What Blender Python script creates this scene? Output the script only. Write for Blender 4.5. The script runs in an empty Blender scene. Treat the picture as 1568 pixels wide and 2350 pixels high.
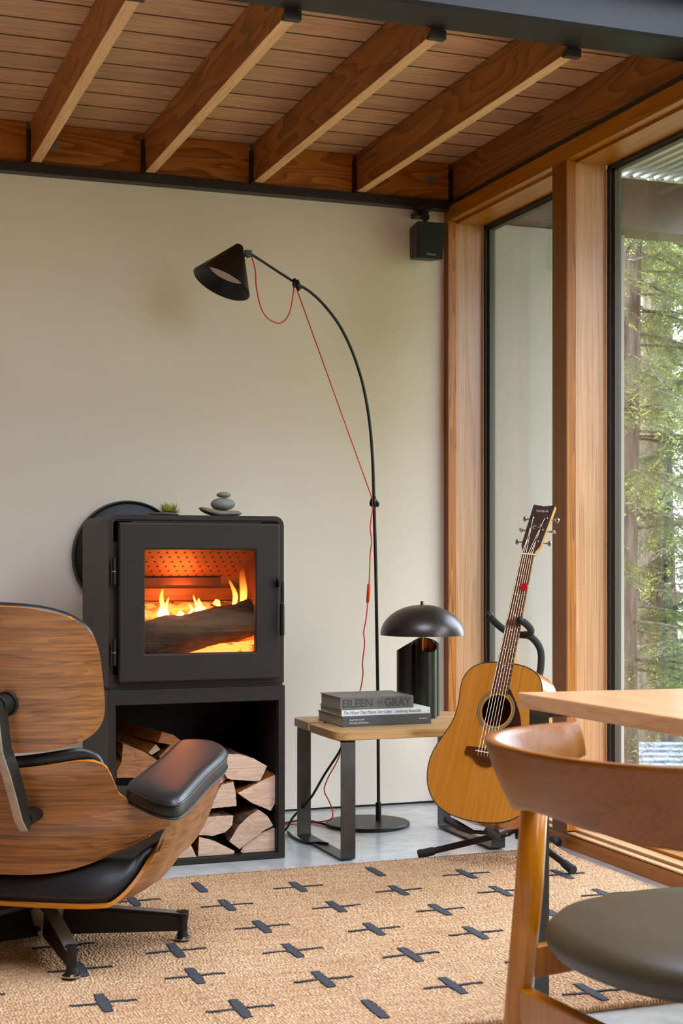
import bpy, math, random
from mathutils import Vector, Matrix, noise
R = math.radians
SC = bpy.context.scene
COL = SC.collection

# ---------------------------------------------------------------- camera
cd = bpy.data.cameras.new('camera'); cam = bpy.data.objects.new('camera', cd); COL.objects.link(cam)
cam.location = (-2.6261, -5.8675, 1.05)
cam.rotation_euler = (R(90), 0, R(-20.16))
cd.sensor_fit = 'VERTICAL'; cd.sensor_width = 24.0; cd.sensor_height = 36.0
cd.lens = 36.0 * 3402 / 2350
cd.shift_y = (1284 - 1175) / 2350
cd.clip_start = 0.05; cd.clip_end = 300
cd.dof.use_dof = True; cd.dof.focus_distance = 5.1; cd.dof.aperture_fstop = 9.0
SC.camera = cam

# ---------------------------------------------------------------- world (overcast sky)
w = bpy.data.worlds.new('sky'); SC.world = w; w.use_nodes = True
wt = w.node_tree; wt.nodes.clear()
wo = wt.nodes.new('ShaderNodeOutputWorld'); wb = wt.nodes.new('ShaderNodeBackground')
wtc = wt.nodes.new('ShaderNodeTexCoord'); wsep = wt.nodes.new('ShaderNodeSeparateXYZ'); wr = wt.nodes.new('ShaderNodeValToRGB')
wt.links.new(wtc.outputs['Generated'], wsep.inputs[0]); wt.links.new(wsep.outputs['Z'], wr.inputs[0])
wr.color_ramp.elements[0].position = 0.0; wr.color_ramp.elements[0].color = (0.74, 0.85, 1.0, 1)
wr.color_ramp.elements[1].position = 0.8; wr.color_ramp.elements[1].color = (0.66, 0.79, 1.0, 1)
wt.links.new(wr.outputs[0], wb.inputs['Color']); wb.inputs['Strength'].default_value = 11.5
wt.links.new(wb.outputs[0], wo.inputs['Surface'])

# ---------------------------------------------------------------- lights
def light(name, kind, loc, rot, energy, color, **k):
    d = bpy.data.lights.new(name, kind); d.energy = energy; d.color = color
    for a, v in k.items(): setattr(d, a, v)
    o = bpy.data.objects.new(name, d); COL.objects.link(o); o.location = loc; o.rotation_euler = rot
    return o
# hazy sun, high above the trees in front of the windows
light('sun', 'SUN', (-1, 6, 10), (R(-31), R(-8), 0), 2.0, (1.0, 0.95, 0.85), angle=R(12))
# warm fill lights, added out of view to warm the upper wall and planks
light('warm_fill_rear', 'AREA', (-4.9, -6.9, 4.3), (0, 0, 0), 22, (1.0, 0.62, 0.32), shape='DISK', size=0.8)
light('warm_fill_left', 'AREA', (-3.9, -1.4, 1.65), (R(180), 0, 0), 16, (1.0, 0.68, 0.36), shape='DISK', size=0.35)

vs = SC.view_settings
vs.view_transform = 'Standard'; vs.look = 'None'; vs.gamma = 1.0; vs.use_curve_mapping = False
vs.exposure = 0.32
SC.cycles.max_bounces = 10; SC.cycles.diffuse_bounces = 6; SC.cycles.glossy_bounces = 4
SC.cycles.transparent_max_bounces = 24; SC.cycles.transmission_bounces = 6
SC.cycles.caustics_reflective = False; SC.cycles.caustics_refractive = False
SC.cycles.sample_clamp_indirect = 6.0
SC.cycles.use_denoising = True

# ---------------------------------------------------------------- materials
def srgb(r, g, b):
    f = lambda c: (c / 255) / 12.92 if c / 255 <= 0.04045 else ((c / 255 + 0.055) / 1.055) ** 2.4
    return (f(r), f(g), f(b), 1.0)
class NT:
    def __init__(s, name):
        s.m = bpy.data.materials.new(name); s.m.use_nodes = True; s.t = s.m.node_tree; s.t.nodes.clear()
        s.out = s.n('ShaderNodeOutputMaterial'); s.b = s.n('ShaderNodeBsdfPrincipled')
        s.l(s.b.outputs[0], s.out.inputs['Surface'])
    def n(s, k, **a):
        x = s.t.nodes.new(k)
        for q, v in a.items(): setattr(x, q, v)
        return x
    def l(s, a, b): s.t.links.new(a, b)
    def math(s, op, a, b=None, c=None):
        x = s.n('ShaderNodeMath', operation=op)
        for i, v in enumerate((a, b, c)):
            if v is None: continue
            if isinstance(v, (int, float)): x.inputs[i].default_value = v
            else: s.l(v, x.inputs[i])
        return x.outputs[0]
    def coords(s, scale=(1, 1, 1), rnd=True, src='Object', rot=(0, 0, 0)):
        tc = s.n('ShaderNodeTexCoord'); v = tc.outputs[src]
        mp = s.n('ShaderNodeMapping'); mp.inputs['Scale'].default_value = scale; mp.inputs['Rotation'].default_value = rot
        s.l(v, mp.inputs['Vector']); v = mp.outputs[0]
        if rnd:
            oi = s.n('ShaderNodeObjectInfo'); mu = s.n('ShaderNodeVectorMath', operation='SCALE')
            cb = s.n('ShaderNodeCombineXYZ')
            for i in range(3): s.l(oi.outputs['Random'], cb.inputs[i])
            s.l(cb.outputs[0], mu.inputs[0]); mu.inputs['Scale'].default_value = 37.0
            ad = s.n('ShaderNodeVectorMath', operation='ADD'); s.l(v, ad.inputs[0]); s.l(mu.outputs[0], ad.inputs[1]); v = ad.outputs[0]
        return v
    def noise(s, vec, scale, detail=2, rough=0.5, dist=0.0):
        x = s.n('ShaderNodeTexNoise'); s.l(vec, x.inputs['Vector'])
        x.inputs['Scale'].default_value = scale; x.inputs['Detail'].default_value = detail
        x.inputs['Roughness'].default_value = rough; x.inputs['Distortion'].default_value = dist
        return x.outputs['Fac']
    def ramp(s, fac, stops):
        x = s.n('ShaderNodeValToRGB'); s.l(fac, x.inputs[0]); e = x.color_ramp.elements
        e[0].position, e[0].color = stops[0]; e[1].position, e[1].color = stops[-1]
        for p, c in stops[1:-1]:
            q = e.new(p); q.color = c
        return x.outputs[0]
    def mix(s, fac, a, b, mode='MIX'):
        x = s.n('ShaderNodeMix', data_type='RGBA', blend_type=mode)
        for i, v in ((0, fac), (6, a), (7, b)):
            if isinstance(v, (int, float, tuple)): x.inputs[i].default_value = v
            else: s.l(v, x.inputs[i])
        return x.outputs[2]
    def bump(s, h, strength=0.2, dist=0.005):
        x = s.n('ShaderNodeBump'); s.l(h, x.inputs['Height']); x.inputs['Strength'].default_value = strength
        x.inputs['Distance'].default_value = dist; s.l(x.outputs[0], s.b.inputs['Normal'])
    def base(s, c):
        if isinstance(c, tuple): s.b.inputs['Base Color'].default_value = c
        else: s.l(c, s.b.inputs['Base Color'])
    def set(s, rough=None, metal=None, spec=None, coat=None, coat_rough=None, sheen=None):
        i = s.b.inputs
        if rough is not None:
            if isinstance(rough, (int, float)): i['Roughness'].default_value = rough
            else: s.l(rough, i['Roughness'])
        if metal is not None: i['Metallic'].default_value = metal
        if spec is not None: i['Specular IOR Level'].default_value = spec
        if coat is not None: i['Coat Weight'].default_value = coat
        if coat_rough is not None: i['Coat Roughness'].default_value = coat_rough
        if sheen is not None: i['Sheen Weight'].default_value = sheen
        return s.m
def plain(name, c, rough=0.5, metal=0.0, spec=0.5, var=0.0, vs_=8, bump=0.0, bs=200, coat=0.0):
    t = NT(name)
    if var > 0:
        v = t.coords(rnd=True); n = t.noise(v, vs_, 4)
        d = tuple(x * (1 - var) for x in c[:3]) + (1,); l = tuple(min(1, x * (1 + var)) for x in c[:3]) + (1,)
        t.base(t.ramp(n, [(0.3, d), (0.7, l)]))
    else: t.base(c)
    if bump > 0:
        v2 = t.coords(rnd=False); t.bump(t.noise(v2, bs, 3), bump, 0.002)
    return t.set(rough, metal, spec, coat=coat)
def wood(name, dark, mid, light_, axis='Y', rings=7, cross=6.0, longs=0.7, contrast=1.0, rough=0.45, spec=0.4, fine=0.35, coat=0.0, sharp=0.75, warp=1.0, bump=0.12, streak=0.0, sat=1.16):
    """sawn timber: stretched noise cut into growth rings, plus fine pores"""
    t = NT(name)
    s = [cross, cross, cross]; s['XYZ'.index(axis)] = longs
    v = t.coords(tuple(s), rnd=True)
    n = t.noise(v, 1.0, 2.5, 0.45, 0.25 * warp)
    r = t.math('MULTIPLY', n, rings); fr = t.math('FRACT', r)
    tri = t.math('POWER', fr, 1.0 / max(0.2, sharp))
    s2 = [170, 170, 170]; s2['XYZ'.index(axis)] = 5.0
    v2 = t.coords(tuple(s2), rnd=True); fn = t.noise(v2, 1.0, 2, 0.6)
    c = t.ramp(tri, [(0.0, light_), (0.5, mid), (0.92, dark), (1.0, light_)])
    fc = t.ramp(fn, [(0.3, tuple(x * (1 - fine) for x in mid[:3]) + (1,)), (0.65, light_)])
    col = t.mix(0.45 * (2 - contrast), c, fc) if contrast <= 1 else t.mix(0.2, c, fc)
    v3 = t.coords((1.3, 1.3, 1.3), rnd=True); bn = t.noise(v3, 1.4, 2)
    col = t.mix(0.35, col, t.mix(bn, mid, col, 'MULTIPLY'))
    oi = t.n('ShaderNodeObjectInfo'); hs = t.n('ShaderNodeHueSaturation'); t.l(col, hs.inputs['Color'])
    t.l(t.math('MULTIPLY_ADD', oi.outputs['Random'], 0.22, 0.89), hs.inputs['Value'])
    hs.inputs['Saturation'].default_value = sat
    t.base(hs.outputs[0]); t.bump(fn, bump, 0.001)
    return t.set(rough, 0, spec, coat=coat, coat_rough=0.15)

# ---------------------------------------------------------------- meshes
class MB:
    """collects shapes and links them as ONE mesh object"""
    def __init__(s): s.v = []; s.f = []; s.mi = []; s.cur = 0
    def add(s, vs_, fs):
        k = len(s.v); s.v += [tuple(p) for p in vs_]; s.f += [tuple(i + k for i in f) for f in fs]; s.mi += [s.cur] * len(fs); return s
    def box(s, x0, x1, y0, y1, z0, z1):
        return s.add([(x0, y0, z0), (x1, y0, z0), (x1, y1, z0), (x0, y1, z0), (x0, y0, z1), (x1, y0, z1), (x1, y1, z1), (x0, y1, z1)],
                     [(0, 3, 2, 1), (4, 5, 6, 7), (0, 1, 5, 4), (1, 2, 6, 5), (2, 3, 7, 6), (3, 0, 4, 7)])
    def hexa(s, p):
        return s.add(p, [(0, 3, 2, 1), (4, 5, 6, 7), (0, 1, 5, 4), (1, 2, 6, 5), (2, 3, 7, 6), (3, 0, 4, 7)])
    def rings(s, rs, closed=True, caps=True):
        """loft equal-length rings"""
        k = len(rs[0]); vs_ = [p for r in rs for p in r]; fs = []
        for i in range(len(rs) - 1):
            for j in range(k if closed else k - 1):
                a = i * k + j; b = i * k + (j + 1) % k
                fs.append((a, b, b + k, a + k))
        if caps and closed:
            fs.append(tuple(reversed(range(k)))); fs.append(tuple(range((len(rs) - 1) * k, len(rs) * k)))
        return s.add(vs_, fs)
    def tube(s, pts, r, n=10, caps=True, flat=1.0):
        pts = [Vector(p) for p in pts]; rs = r if isinstance(r, (list, tuple)) else [r] * len(pts)
        up = None; out = []
        for i, p in enumerate(pts):
            d = (pts[min(i + 1, len(pts) - 1)] - pts[max(i - 1, 0)]).normalized()
            if up is None:
                up = Vector((0, 0, 1)) if abs(d.z) < 0.9 else Vector((1, 0, 0))
            sd = d.cross(up).normalized(); up = sd.cross(d).normalized()
            out.append([p + sd * (math.cos(2 * math.pi * j / n) * rs[i]) + up * (math.sin(2 * math.pi * j / n) * rs[i] * flat) for j in range(n)])
        return s.rings(out, True, caps)
    def cyl(s, a, b, r, n=16, r2=None): return s.tube([a, b], [r, r if r2 is None else r2], n)
    def lathe(s, prof, c=(0, 0, 0), n=32, axis=None, caps=False):
        """prof: (radius, height); axis: a Matrix that turns the whole"""
        out = []
        for r_, z in prof:
            ring = [Vector((r_ * math.cos(2 * math.pi * j / n), r_ * math.sin(2 * math.pi * j / n), z)) for j in range(n)]
            if axis is not None: ring = [axis @ q for q in ring]
            out.append([q + Vector(c) for q in ring])
        return s.rings(out, True, caps)
    def prism(s, poly, y0, y1, plane='XZ'):
        """poly in a plane, extruded along the third axis"""
        def P(a, b, c): return {'XZ': (a, c, b), 'XY': (a, b, c), 'YZ': (c, a, b)}[plane]
        return s.rings([[P(a, b, y0) for a, b in poly], [P(a, b, y1) for a, b in poly]])
    def blob(s, c, r, seed=0, n=14, m=9, amp=0.08, fr=1.5, flat_bottom=None):
        c = Vector(c); out = []
        for i in range(1, m):
            th = math.pi * i / m; ring = []
            for j in range(n):
                ph = 2 * math.pi * j / n
                d = Vector((math.sin(th) * math.cos(ph), math.sin(th) * math.sin(ph), -math.cos(th)))
                k = 1 + amp * noise.noise(d * fr + Vector((seed * 3.1, seed, 0)))
                ring.append(c + Vector((d.x * r[0] * k, d.y * r[1] * k, d.z * r[2] * k)))
            out.append(ring)
        return s.rings(out)
    def build(s, name, mat, parent=None, smooth=False, bevel=0.0, seg=2, sub=0, loc=None, ang=35):
        me = bpy.data.meshes.new(name); me.from_pydata([tuple(p) for p in s.v], [], s.f); me.validate()
        mats = mat if isinstance(mat, (list, tuple)) else [mat]
        for m in mats: me.materials.append(m)
        if len(mats) > 1:
            for p, i in zip(me.polygons, s.mi): p.material_index = i
        import bmesh
        bm = bmesh.new(); bm.from_mesh(me); bmesh.ops.recalc_face_normals(bm, faces=bm.faces); bm.to_mesh(me); bm.free()
        if smooth:
            for p in me.polygons: p.use_smooth = True
        o = bpy.data.objects.new(name, me); COL.objects.link(o)
        if smooth == 'auto': auto_smooth(me, R(ang))
        if parent is not None: o.parent = parent
        if loc is not None: o.location = loc
        if bevel > 0:
            b = o.modifiers.new('b', 'BEVEL'); b.width = bevel; b.segments = seg; b.limit_method = 'ANGLE'; b.angle_limit = R(40)
            b.harden_normals = False
        if sub:
            q = o.modifiers.new('s', 'SUBSURF'); q.levels = q.render_levels = sub
        return o
def auto_smooth(me, ang):
    import bmesh
    bm = bmesh.new(); bm.from_mesh(me)
    for e in bm.edges:
        if len(e.link_faces) == 2 and e.calc_face_angle(0) > ang: e.smooth = False
    bm.to_mesh(me); bm.free()
def tag(o, label=None, cat=None, group=None, kind=None):
    if label: o['label'] = label
    if cat: o['category'] = cat
    if group: o['group'] = group
    if kind: o['kind'] = kind
    return o
def thing(name, loc=(0, 0, 0), rz=0.0, label=None, cat=None, group=None, kind=None):
    o = bpy.data.objects.new(name, None); COL.objects.link(o); o.location = loc; o.rotation_euler = (0, 0, rz)
    o.empty_display_size = 0.05
    return tag(o, label, cat, group, kind)
def struct(name, mb, mat, **k): return tag(mb.build(name, mat, **k), kind='structure')
def smoothpath(pts, n=6):
    """Catmull-Rom through the points"""
    P = [Vector(p) for p in pts]; out = []
    for i in range(len(P) - 1):
        p0 = P[max(i - 1, 0)]; p1 = P[i]; p2 = P[i + 1]; p3 = P[min(i + 2, len(P) - 1)]
        for k in range(n):
            t = k / n
            out.append(0.5 * ((2 * p1) + (-p0 + p2) * t + (2 * p0 - 5 * p1 + 4 * p2 - p3) * t * t + (-p0 + 3 * p1 - 3 * p2 + p3) * t ** 3))
    out.append(P[-1]); return out
def text(body, name, mat, size, loc, rot, parent=None, bold=0.0, ext=0.0003, sx=1.0, align='LEFT', shear=0.0, space=1.0):
    c = bpy.data.curves.new(name, 'FONT'); c.body = body; c.size = size; c.extrude = ext; c.align_x = align; c.shear = shear; c.offset = bold
    c.space_character = space
    c.resolution_u = 3
    o = bpy.data.objects.new(name, c); COL.objects.link(o); o.location = loc; o.rotation_euler = rot; o.scale = (sx, 1, 1)
    dg = bpy.context.evaluated_depsgraph_get(); me = bpy.data.meshes.new_from_object(o.evaluated_get(dg)); me.name = name
    bpy.data.objects.remove(o); bpy.data.curves.remove(c)
    o = bpy.data.objects.new(name, me); COL.objects.link(o); o.location = loc; o.rotation_euler = rot; o.scale = (sx, 1, 1)
    me.materials.clear(); me.materials.append(mat)
    if parent is not None: o.parent = parent
    return o
# ================================================================ materials of the room
W_RAFT = wood('fir_joist', srgb(92, 52, 20), srgb(146, 88, 38), srgb(168, 108, 54), 'Y', rings=15, cross=5.5, longs=0.75, contrast=1.15, rough=0.42, sat=1.02)
W_RAFTB = wood('fir_lit_underside', srgb(170, 122, 74), srgb(214, 166, 112), srgb(232, 190, 140), 'Y', rings=22, cross=22, longs=0.4, contrast=1.0, rough=0.42, sat=1.0)  # joist undersides: bounce light from the floor put into a paler colour
W_RAFTX = wood('fir_rim_board', srgb(104, 54, 22), srgb(166, 98, 44), srgb(190, 124, 66), 'X', rings=15, cross=7, longs=0.9, contrast=1.1, rough=0.42, sat=1.05)
W_PLANK = wood('pale_ceiling_board', srgb(158, 106, 66), srgb(196, 146, 98), srgb(216, 172, 124), 'X', rings=9, cross=9, longs=0.8, contrast=0.75, rough=0.5, sat=0.95)
W_JAMB = wood('clear_fir_vertical', srgb(170, 108, 58), srgb(202, 142, 86), srgb(222, 168, 112), 'Z', rings=9, cross=14, longs=0.22, contrast=0.8, rough=0.36, coat=0.15, sat=0.96)
W_EDGE = wood('edge_grain_fir', srgb(98, 50, 20), srgb(176, 112, 62), srgb(206, 146, 92), 'Z', rings=26, cross=12, longs=0.35, contrast=1.3, rough=0.4)
W_RAIL = wood('fir_rail', srgb(128, 74, 34), srgb(172, 112, 62), srgb(194, 136, 84), 'Y', rings=9, cross=14, longs=0.25, contrast=0.8, rough=0.38, coat=0.15)
W_POST = wood('brown_fir_post', srgb(100, 56, 24), srgb(142, 88, 44), srgb(160, 104, 58), 'Z', rings=8, cross=12, longs=0.25, contrast=0.8, rough=0.4)
W_SILL = wood('pale_fir_sill', srgb(190, 140, 98), srgb(218, 178, 138), srgb(232, 198, 162), 'Y', rings=7, cross=12, longs=0.25, contrast=0.6, rough=0.35, coat=0.2)
STEEL_D = plain('blackened_steel', srgb(52, 47, 42), 0.42, 0.6, 0.5, var=0.12, vs_=6)
STEEL_B = plain('painted_steel_beam', srgb(30, 29, 29), 0.42, 0.2, 0.22, var=0.12, vs_=2.5)
GASKET = plain('black_gasket', srgb(36, 33, 28), 0.6)
ALU_D = plain('bronze_aluminium', srgb(70, 60, 48), 0.5, 0.2)
def plaster():
    t = NT('white_plaster'); v = t.coords(rnd=False)
    t.base(t.ramp(t.noise(v, 1.2, 4), [(0.3, srgb(230, 214, 195)), (0.7, srgb(235, 220, 202))]))
    t.bump(t.noise(v, 60, 5), 0.06, 0.002); return t.set(0.72, 0, 0.3)
PLASTER = plaster()
def concrete():
    t = NT('polished_concrete'); v = t.coords(rnd=False)
    a = t.noise(v, 1.6, 6, 0.6); b = t.noise(v, 14, 5, 0.65)
    c = t.ramp(a, [(0.3, srgb(168, 165, 160)), (0.7, srgb(200, 198, 193))])
    c = t.mix(0.35, c, t.ramp(b, [(0.35, srgb(150, 147, 142)), (0.6, srgb(204, 202, 197))]))
    sp = t.noise(v, 260, 2); c = t.mix(0.12, c, t.ramp(sp, [(0.45, srgb(120, 115, 108)), (0.55, srgb(215, 210, 202))]))
    t.base(c); t.bump(b, 0.04, 0.002)
    return t.set(t.math('MULTIPLY_ADD', a, 0.16, 0.12), 0, 0.5)
CONCRETE = concrete()
def glass_mat(name, tint=(0.93, 0.93, 0.925, 1), refl=1.0):
    t = NT(name); t.t.nodes.remove(t.b)
    tr = t.n('ShaderNodeBsdfTransparent'); tr.inputs[0].default_value = tint
    gl = t.n('ShaderNodeBsdfGlossy'); gl.inputs['Roughness'].default_value = 0.0; gl.inputs['Color'].default_value = (0.95, 0.95, 0.95, 1)
    fr = t.n('ShaderNodeLayerWeight'); fr.inputs['Blend'].default_value = 0.5
    sch = t.math('MULTIPLY_ADD', t.math('POWER', fr.outputs['Facing'], 5.0), 0.95 * refl, 0.04 * refl)
    mx = t.n('ShaderNodeMixShader'); t.l(sch, mx.inputs[0])
    t.l(tr.outputs[0], mx.inputs[1]); t.l(gl.outputs[0], mx.inputs[2]); t.l(mx.outputs[0], t.out.inputs['Surface'])
    return t.m
GLASS = glass_mat('window_glass', refl=1.3)

# ================================================================ room shell
W_DARKP = plain('dark_brown_wall', srgb(110, 74, 46), 0.5, var=0.1)  # unseen walls coloured dark to cut and warm the bounce light
struct('floor', MB().box(-6.6, 0.0, -8.6, 0.1, -0.2, 0.0), CONCRETE)
struct('wall_back', MB().box(-6.6, 0.0, 0.0, 0.2, 0.010, 2.79), PLASTER)
struct('shadow_gap_back', MB().box(-6.6, 0.0, 0.012, 0.19, 0.0, 0.010), GASKET)          # black strip for the shade in the gap under the plaster
struct('wall_left', MB().box(-6.8, -6.6, -8.6, 0.2, 0, 4.5), W_DARKP)
# rear wall
rear = MB()
for b in ((-6.6, 0.2, 0, 4.5),):
    rear.box(b[0], b[1], -8.8, -8.6, b[2], b[3])
struct('wall_rear', rear, W_DARKP)
# upper ceiling over the camera, lower timber ceiling over the stove
W_UP = plain('upper_ceiling_boards', srgb(160, 110, 66), 0.6, var=0.1)
# tall part of the room: high ceiling with a skylight opening added to light the lower wall, and a wall above the steel beam
struct('ceiling_upper', MB().box(-6.8, -2.7, -8.8, -2.03, 4.4, 4.5).box(-0.35, 0.3, -8.8, -2.03, 4.4, 4.5).box(-2.7, -0.35, -8.8, -6.0, 4.4, 4.5).box(-2.7, -0.35, -2.7, -2.03, 4.4, 4.5), W_UP)
struct('wall_upper', MB().box(-6.8, 0.3, -2.01, -1.90, 2.95, 4.5), PLASTER)
ceil = struct('ceiling', MB().box(-6.8, 0.3, -2.03, 0.2, 2.785, 3.3), W_UP)
W_PEDGE = plain('shaded_board_edge', srgb(84, 52, 28), 0.8)      # seam shade put into the colour of the board edges
random.seed(3)
PITCH = 0.166
y = 0.02; k = 0
while y > -2.1:
    # each board has a small v-groove: chamfered lower edges
    y0, y1 = y - PITCH + 0.0042, y
    x0, x1 = -6.6, 0.3
    c = 0.0035; z0 = 2.755
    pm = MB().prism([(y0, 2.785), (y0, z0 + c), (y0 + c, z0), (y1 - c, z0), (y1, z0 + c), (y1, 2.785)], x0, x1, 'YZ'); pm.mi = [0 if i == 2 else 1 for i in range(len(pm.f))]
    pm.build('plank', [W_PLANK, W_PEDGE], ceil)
    y -= PITCH; k += 1
JX = [-4.03, -3.58, -3.129, -2.678, -2.227, -1.776, -1.325, -0.874, -0.423, 0.021]
for i, x in enumerate(JX):
    # joist: left face x, 40 mm thick
    jm = MB().box(x, x + 0.042, -1.86, -0.012, 2.594, 2.753); jm.mi[0] = 1
    jm.build('joist', [W_RAFT, W_RAFTB], ceil, bevel=0.003)
    # knife plate of black steel on the joist's end
    MB().box(x - 0.012, x - 0.002, -0.052, -0.004, 2.592, 2.722).build('hanger', STEEL_D, ceil)
    MB().box(x - 0.012, x + 0.05, -0.052, -0.004, 2.588, 2.594).build('hanger_seat', STEEL_D, ceil)
    MB().prism([(-1.868, 2.6115), (-1.868, 2.585), (-1.842, 2.585), (-1.832, 2.5935), (-1.832, 2.5945)], x - 0.004, x + 0.046, 'YZ').build('saddle', STEEL_D, ceil)
    nx = JX[i + 1] if i + 1 < len(JX) else None
    if nx: MB().box(x + 0.043, nx - 0.013, -0.030, -0.002, 2.594, 2.752).build('blocking', W_RAFTX, ceil)
for bx in (-1.6875, -0.078):
    b = MB(); b.cyl((bx, -0.030, 2.675), (bx, -0.034, 2.675), 0.021, 24); b.cyl((bx, -0.034, 2.675), (bx, -0.042, 2.675), 0.011, 6)
    b.build('bolt', plain('galvanised_bolt', srgb(120, 112, 100), 0.5, 0.6), ceil)
struct('trim_1', MB().box(-6.6, 0.03, -0.055, 0.0, 2.551, 2.588).box(-6.6, 0.03, -0.004, 0.0, 2.588, 2.60), STEEL_D, bevel=0.002)   # steel ledger along the wall head
# ---- steel channel beam
bm_ = MB(); bm_.prism([(-1.87, 2.612), (-2.022, 2.612), (-2.032, 2.622), (-2.032, 2.95), (-2.018, 2.95), (-2.018, 2.628), (-1.87, 2.628)], -6.8, 0.3, 'YZ')
bm_.box(-6.8, 0.3, -2.018, -1.9, 2.93, 2.95)
struct('steel_beam', bm_, STEEL_B, smooth='auto')

# ================================================================ window wall on the right (plane x = 0)
ZT, ZS = 2.505, 0.062
def jamb(y, sgn, parent):
    """stepped timber jamb; y is the opening face; sgn = +1 when timber lies towards +Y of the face"""
    d = 0.012
    MB().box(0.003, 0.0385, min(y, y + sgn * 0.05), max(y, y + sgn * 0.05), ZS, ZT).build('jamb_stop', W_EDGE, parent, bevel=0.0015)
    MB().box(0.040, 0.168, min(y + sgn * 0.006, y + sgn * 0.05), max(y + sgn * 0.006, y + sgn * 0.05), ZS - 0.01, ZT - 0.008).build('jamb', W_JAMB, parent)
def window(n, ya, yb):
    """ya: far edge of the opening, yb: near edge (yb < ya)"""
    wd = thing('window_%d' % n, (0, 0, 0)); tag(wd, kind='structure')
    jamb(ya, +1, wd); jamb(yb, -1, wd)
    MB().box(0.040, 0.168, yb + 0.0, ya - 0.0, ZT - 0.010, ZT + 0.03).build('head_lining', W_RAIL, wd)
    MB().box(0.003, 0.0385, yb + 0.0, ya, ZT, ZT + 0.03).build('head_stop', W_RAIL, wd, bevel=0.0015)
    # glazing bead and dark gasket
    g = MB(); a, b_ = ya - 0.006, yb + 0.006
    for (t0, t1, x0, x1, mt) in ((0.0, 0.014, 0.168, 0.180, GASKET), (0.014, 0.030, 0.180, 0.206, ALU_D)):
        g = MB()
        g.box(x0, x1, a - t1, a - t0 + 0.006, ZS - 0.0, ZT - 0.012); g.box(x0, x1, b_ + t0 - 0.006, b_ + t1, ZS, ZT - 0.012)
        g.box(x0, x1, b_, a, ZT - 0.014 - t1 * 0.6, ZT - 0.010 - t0 * 0.6); g.box(x0, x1, b_, a, ZS - 0.01, ZS + t1 * 0.6)
        g.build('gasket' if mt is GASKET else 'glazing_frame', mt, wd)
    MB().box(0.192, 0.198, b_, a, ZS, ZT - 0.015).build('pane', GLASS, wd)
    # sill: lip, groove, raised board
    MB().box(0.003, 0.030, yb, ya, ZS - 0.01, ZS - 0.004).build('sill_lip', W_SILL, wd, bevel=0.001)
    MB().box(0.034, 0.040, yb, ya, ZS - 0.03, ZS - 0.008).build('sill_gap', GASKET, wd)
    MB().box(0.040, 0.088, yb, ya, 0.02, ZS + 0.004).build('sill', W_SILL, wd, bevel=0.001)
    MB().box(0.092, 0.168, yb, ya, 0.02, ZS + 0.014).build('sill_inner', W_RAIL, wd, bevel=0.001)
    return wd
window(1, -0.045, -0.982)
window(2, -1.090, -3.25)
window(3, -3.36, -4.55)
struct('wall_right', MB().box(0.0, 0.2, -8.6, -4.66, 0.0, 2.66), W_DARKP)
struct('trim_2', MB().box(-0.0, 0.003, -8.6, 0.0, 0.0, 0.050).box(0.003, 0.2, -8.6, 0.0, 0.0, 0.020), W_RAIL)                   # sill face
struct('trim_3', MB().box(0.0, 0.2, -8.6, 0.0, ZT + 0.03, 2.566).box(0, 0.0028, -8.6, 0, ZT, ZT + 0.0298), W_RAIL)        # head face
struct('trim_4', MB().box(0.012, 0.2, -8.6, 0.0, 2.566, 2.592), GASKET)
struct('trim_5', MB().box(0.0, 0.2, -8.6, -2.03, 2.592, 2.66), W_RAIL)
for i, (a, b_) in enumerate(((0.0, -0.045), (-0.982, -1.090), (-3.25, -3.36), (-4.55, -4.66),)):
    m_ = MB().box(0.0, 0.003, b_ + (0.001 if i else 0.001), a, 0.05, ZT).box(0.003, 0.2, b_ + 0.05 if i else b_, a - 0.05 if i else a, 0.02, 2.5)
    if i == 0: m_ = MB().box(0.0, 0.003, -0.045, 0.0, 0.05, ZT).box(0.003, 0.2, 0.006, 0.05, 0.02, 2.5)
    struct('trim_%d' % (6 + i), m_, W_POST)
# clerestory glazing above, over the tall part of the room
c4 = MB()
for yy in (-2.03, -4.2, -6.4, -8.6): c4.box(0.02, 0.18, yy - 0.06, yy, 2.66, 4.4)
struct('trim_11', c4, W_JAMB)

# ================================================================ outside
struct('wall_corner', MB().box(0.003, 0.206, 0.051, 0.2, 0.0, 2.79).box(0.003, 0.206, 0.0, 0.2, 2.57, 2.79), W_DARKP)
PL_OUT = plain('outdoor_render', srgb(160, 150, 138), 0.8, var=0.03, vs_=3)
struct('wall_outside', MB().box(0.205, 0.894, 0.0, 0.2, -0.3, 2.52), PL_OUT)
eb = MB().prism([(-0.10, 2.523), (0.06, 2.523), (0.06, 2.535), (-0.088, 2.535), (-0.088, 2.75), (-0.10, 2.75)], 0.21, 1.55, 'YZ')
struct('steel_beam_outside', eb, plain('brown_painted_steel', srgb(86, 68, 52), 0.35, 0.3, var=0.15, vs_=3))
# corrugated soffit: ridges run towards the camera
prof = []; x = 0.206
CORR = plain('galvanised_sheet', srgb(186, 184, 180), 0.45, 0.1)
top, bot = [], []
while x < 1.45:
    for dx, z in ((0, 2.762), (0.012, 2.762), (0.020, 2.784), (0.034, 2.784), (0.042, 2.762)): bot.append((x + dx, z))
    x += 0.0536
rf = MB(); rf.rings([[(a, -0.085, b) for a, b in bot], [(a, -9.0, b) for a, b in bot]], closed=False, caps=False)
rf.rings([[(a, -0.085, b + 0.02) for a, b in bot], [(a, -9.0, b + 0.02) for a, b in bot]], closed=False, caps=False)
struct('roof', rf, CORR)
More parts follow.
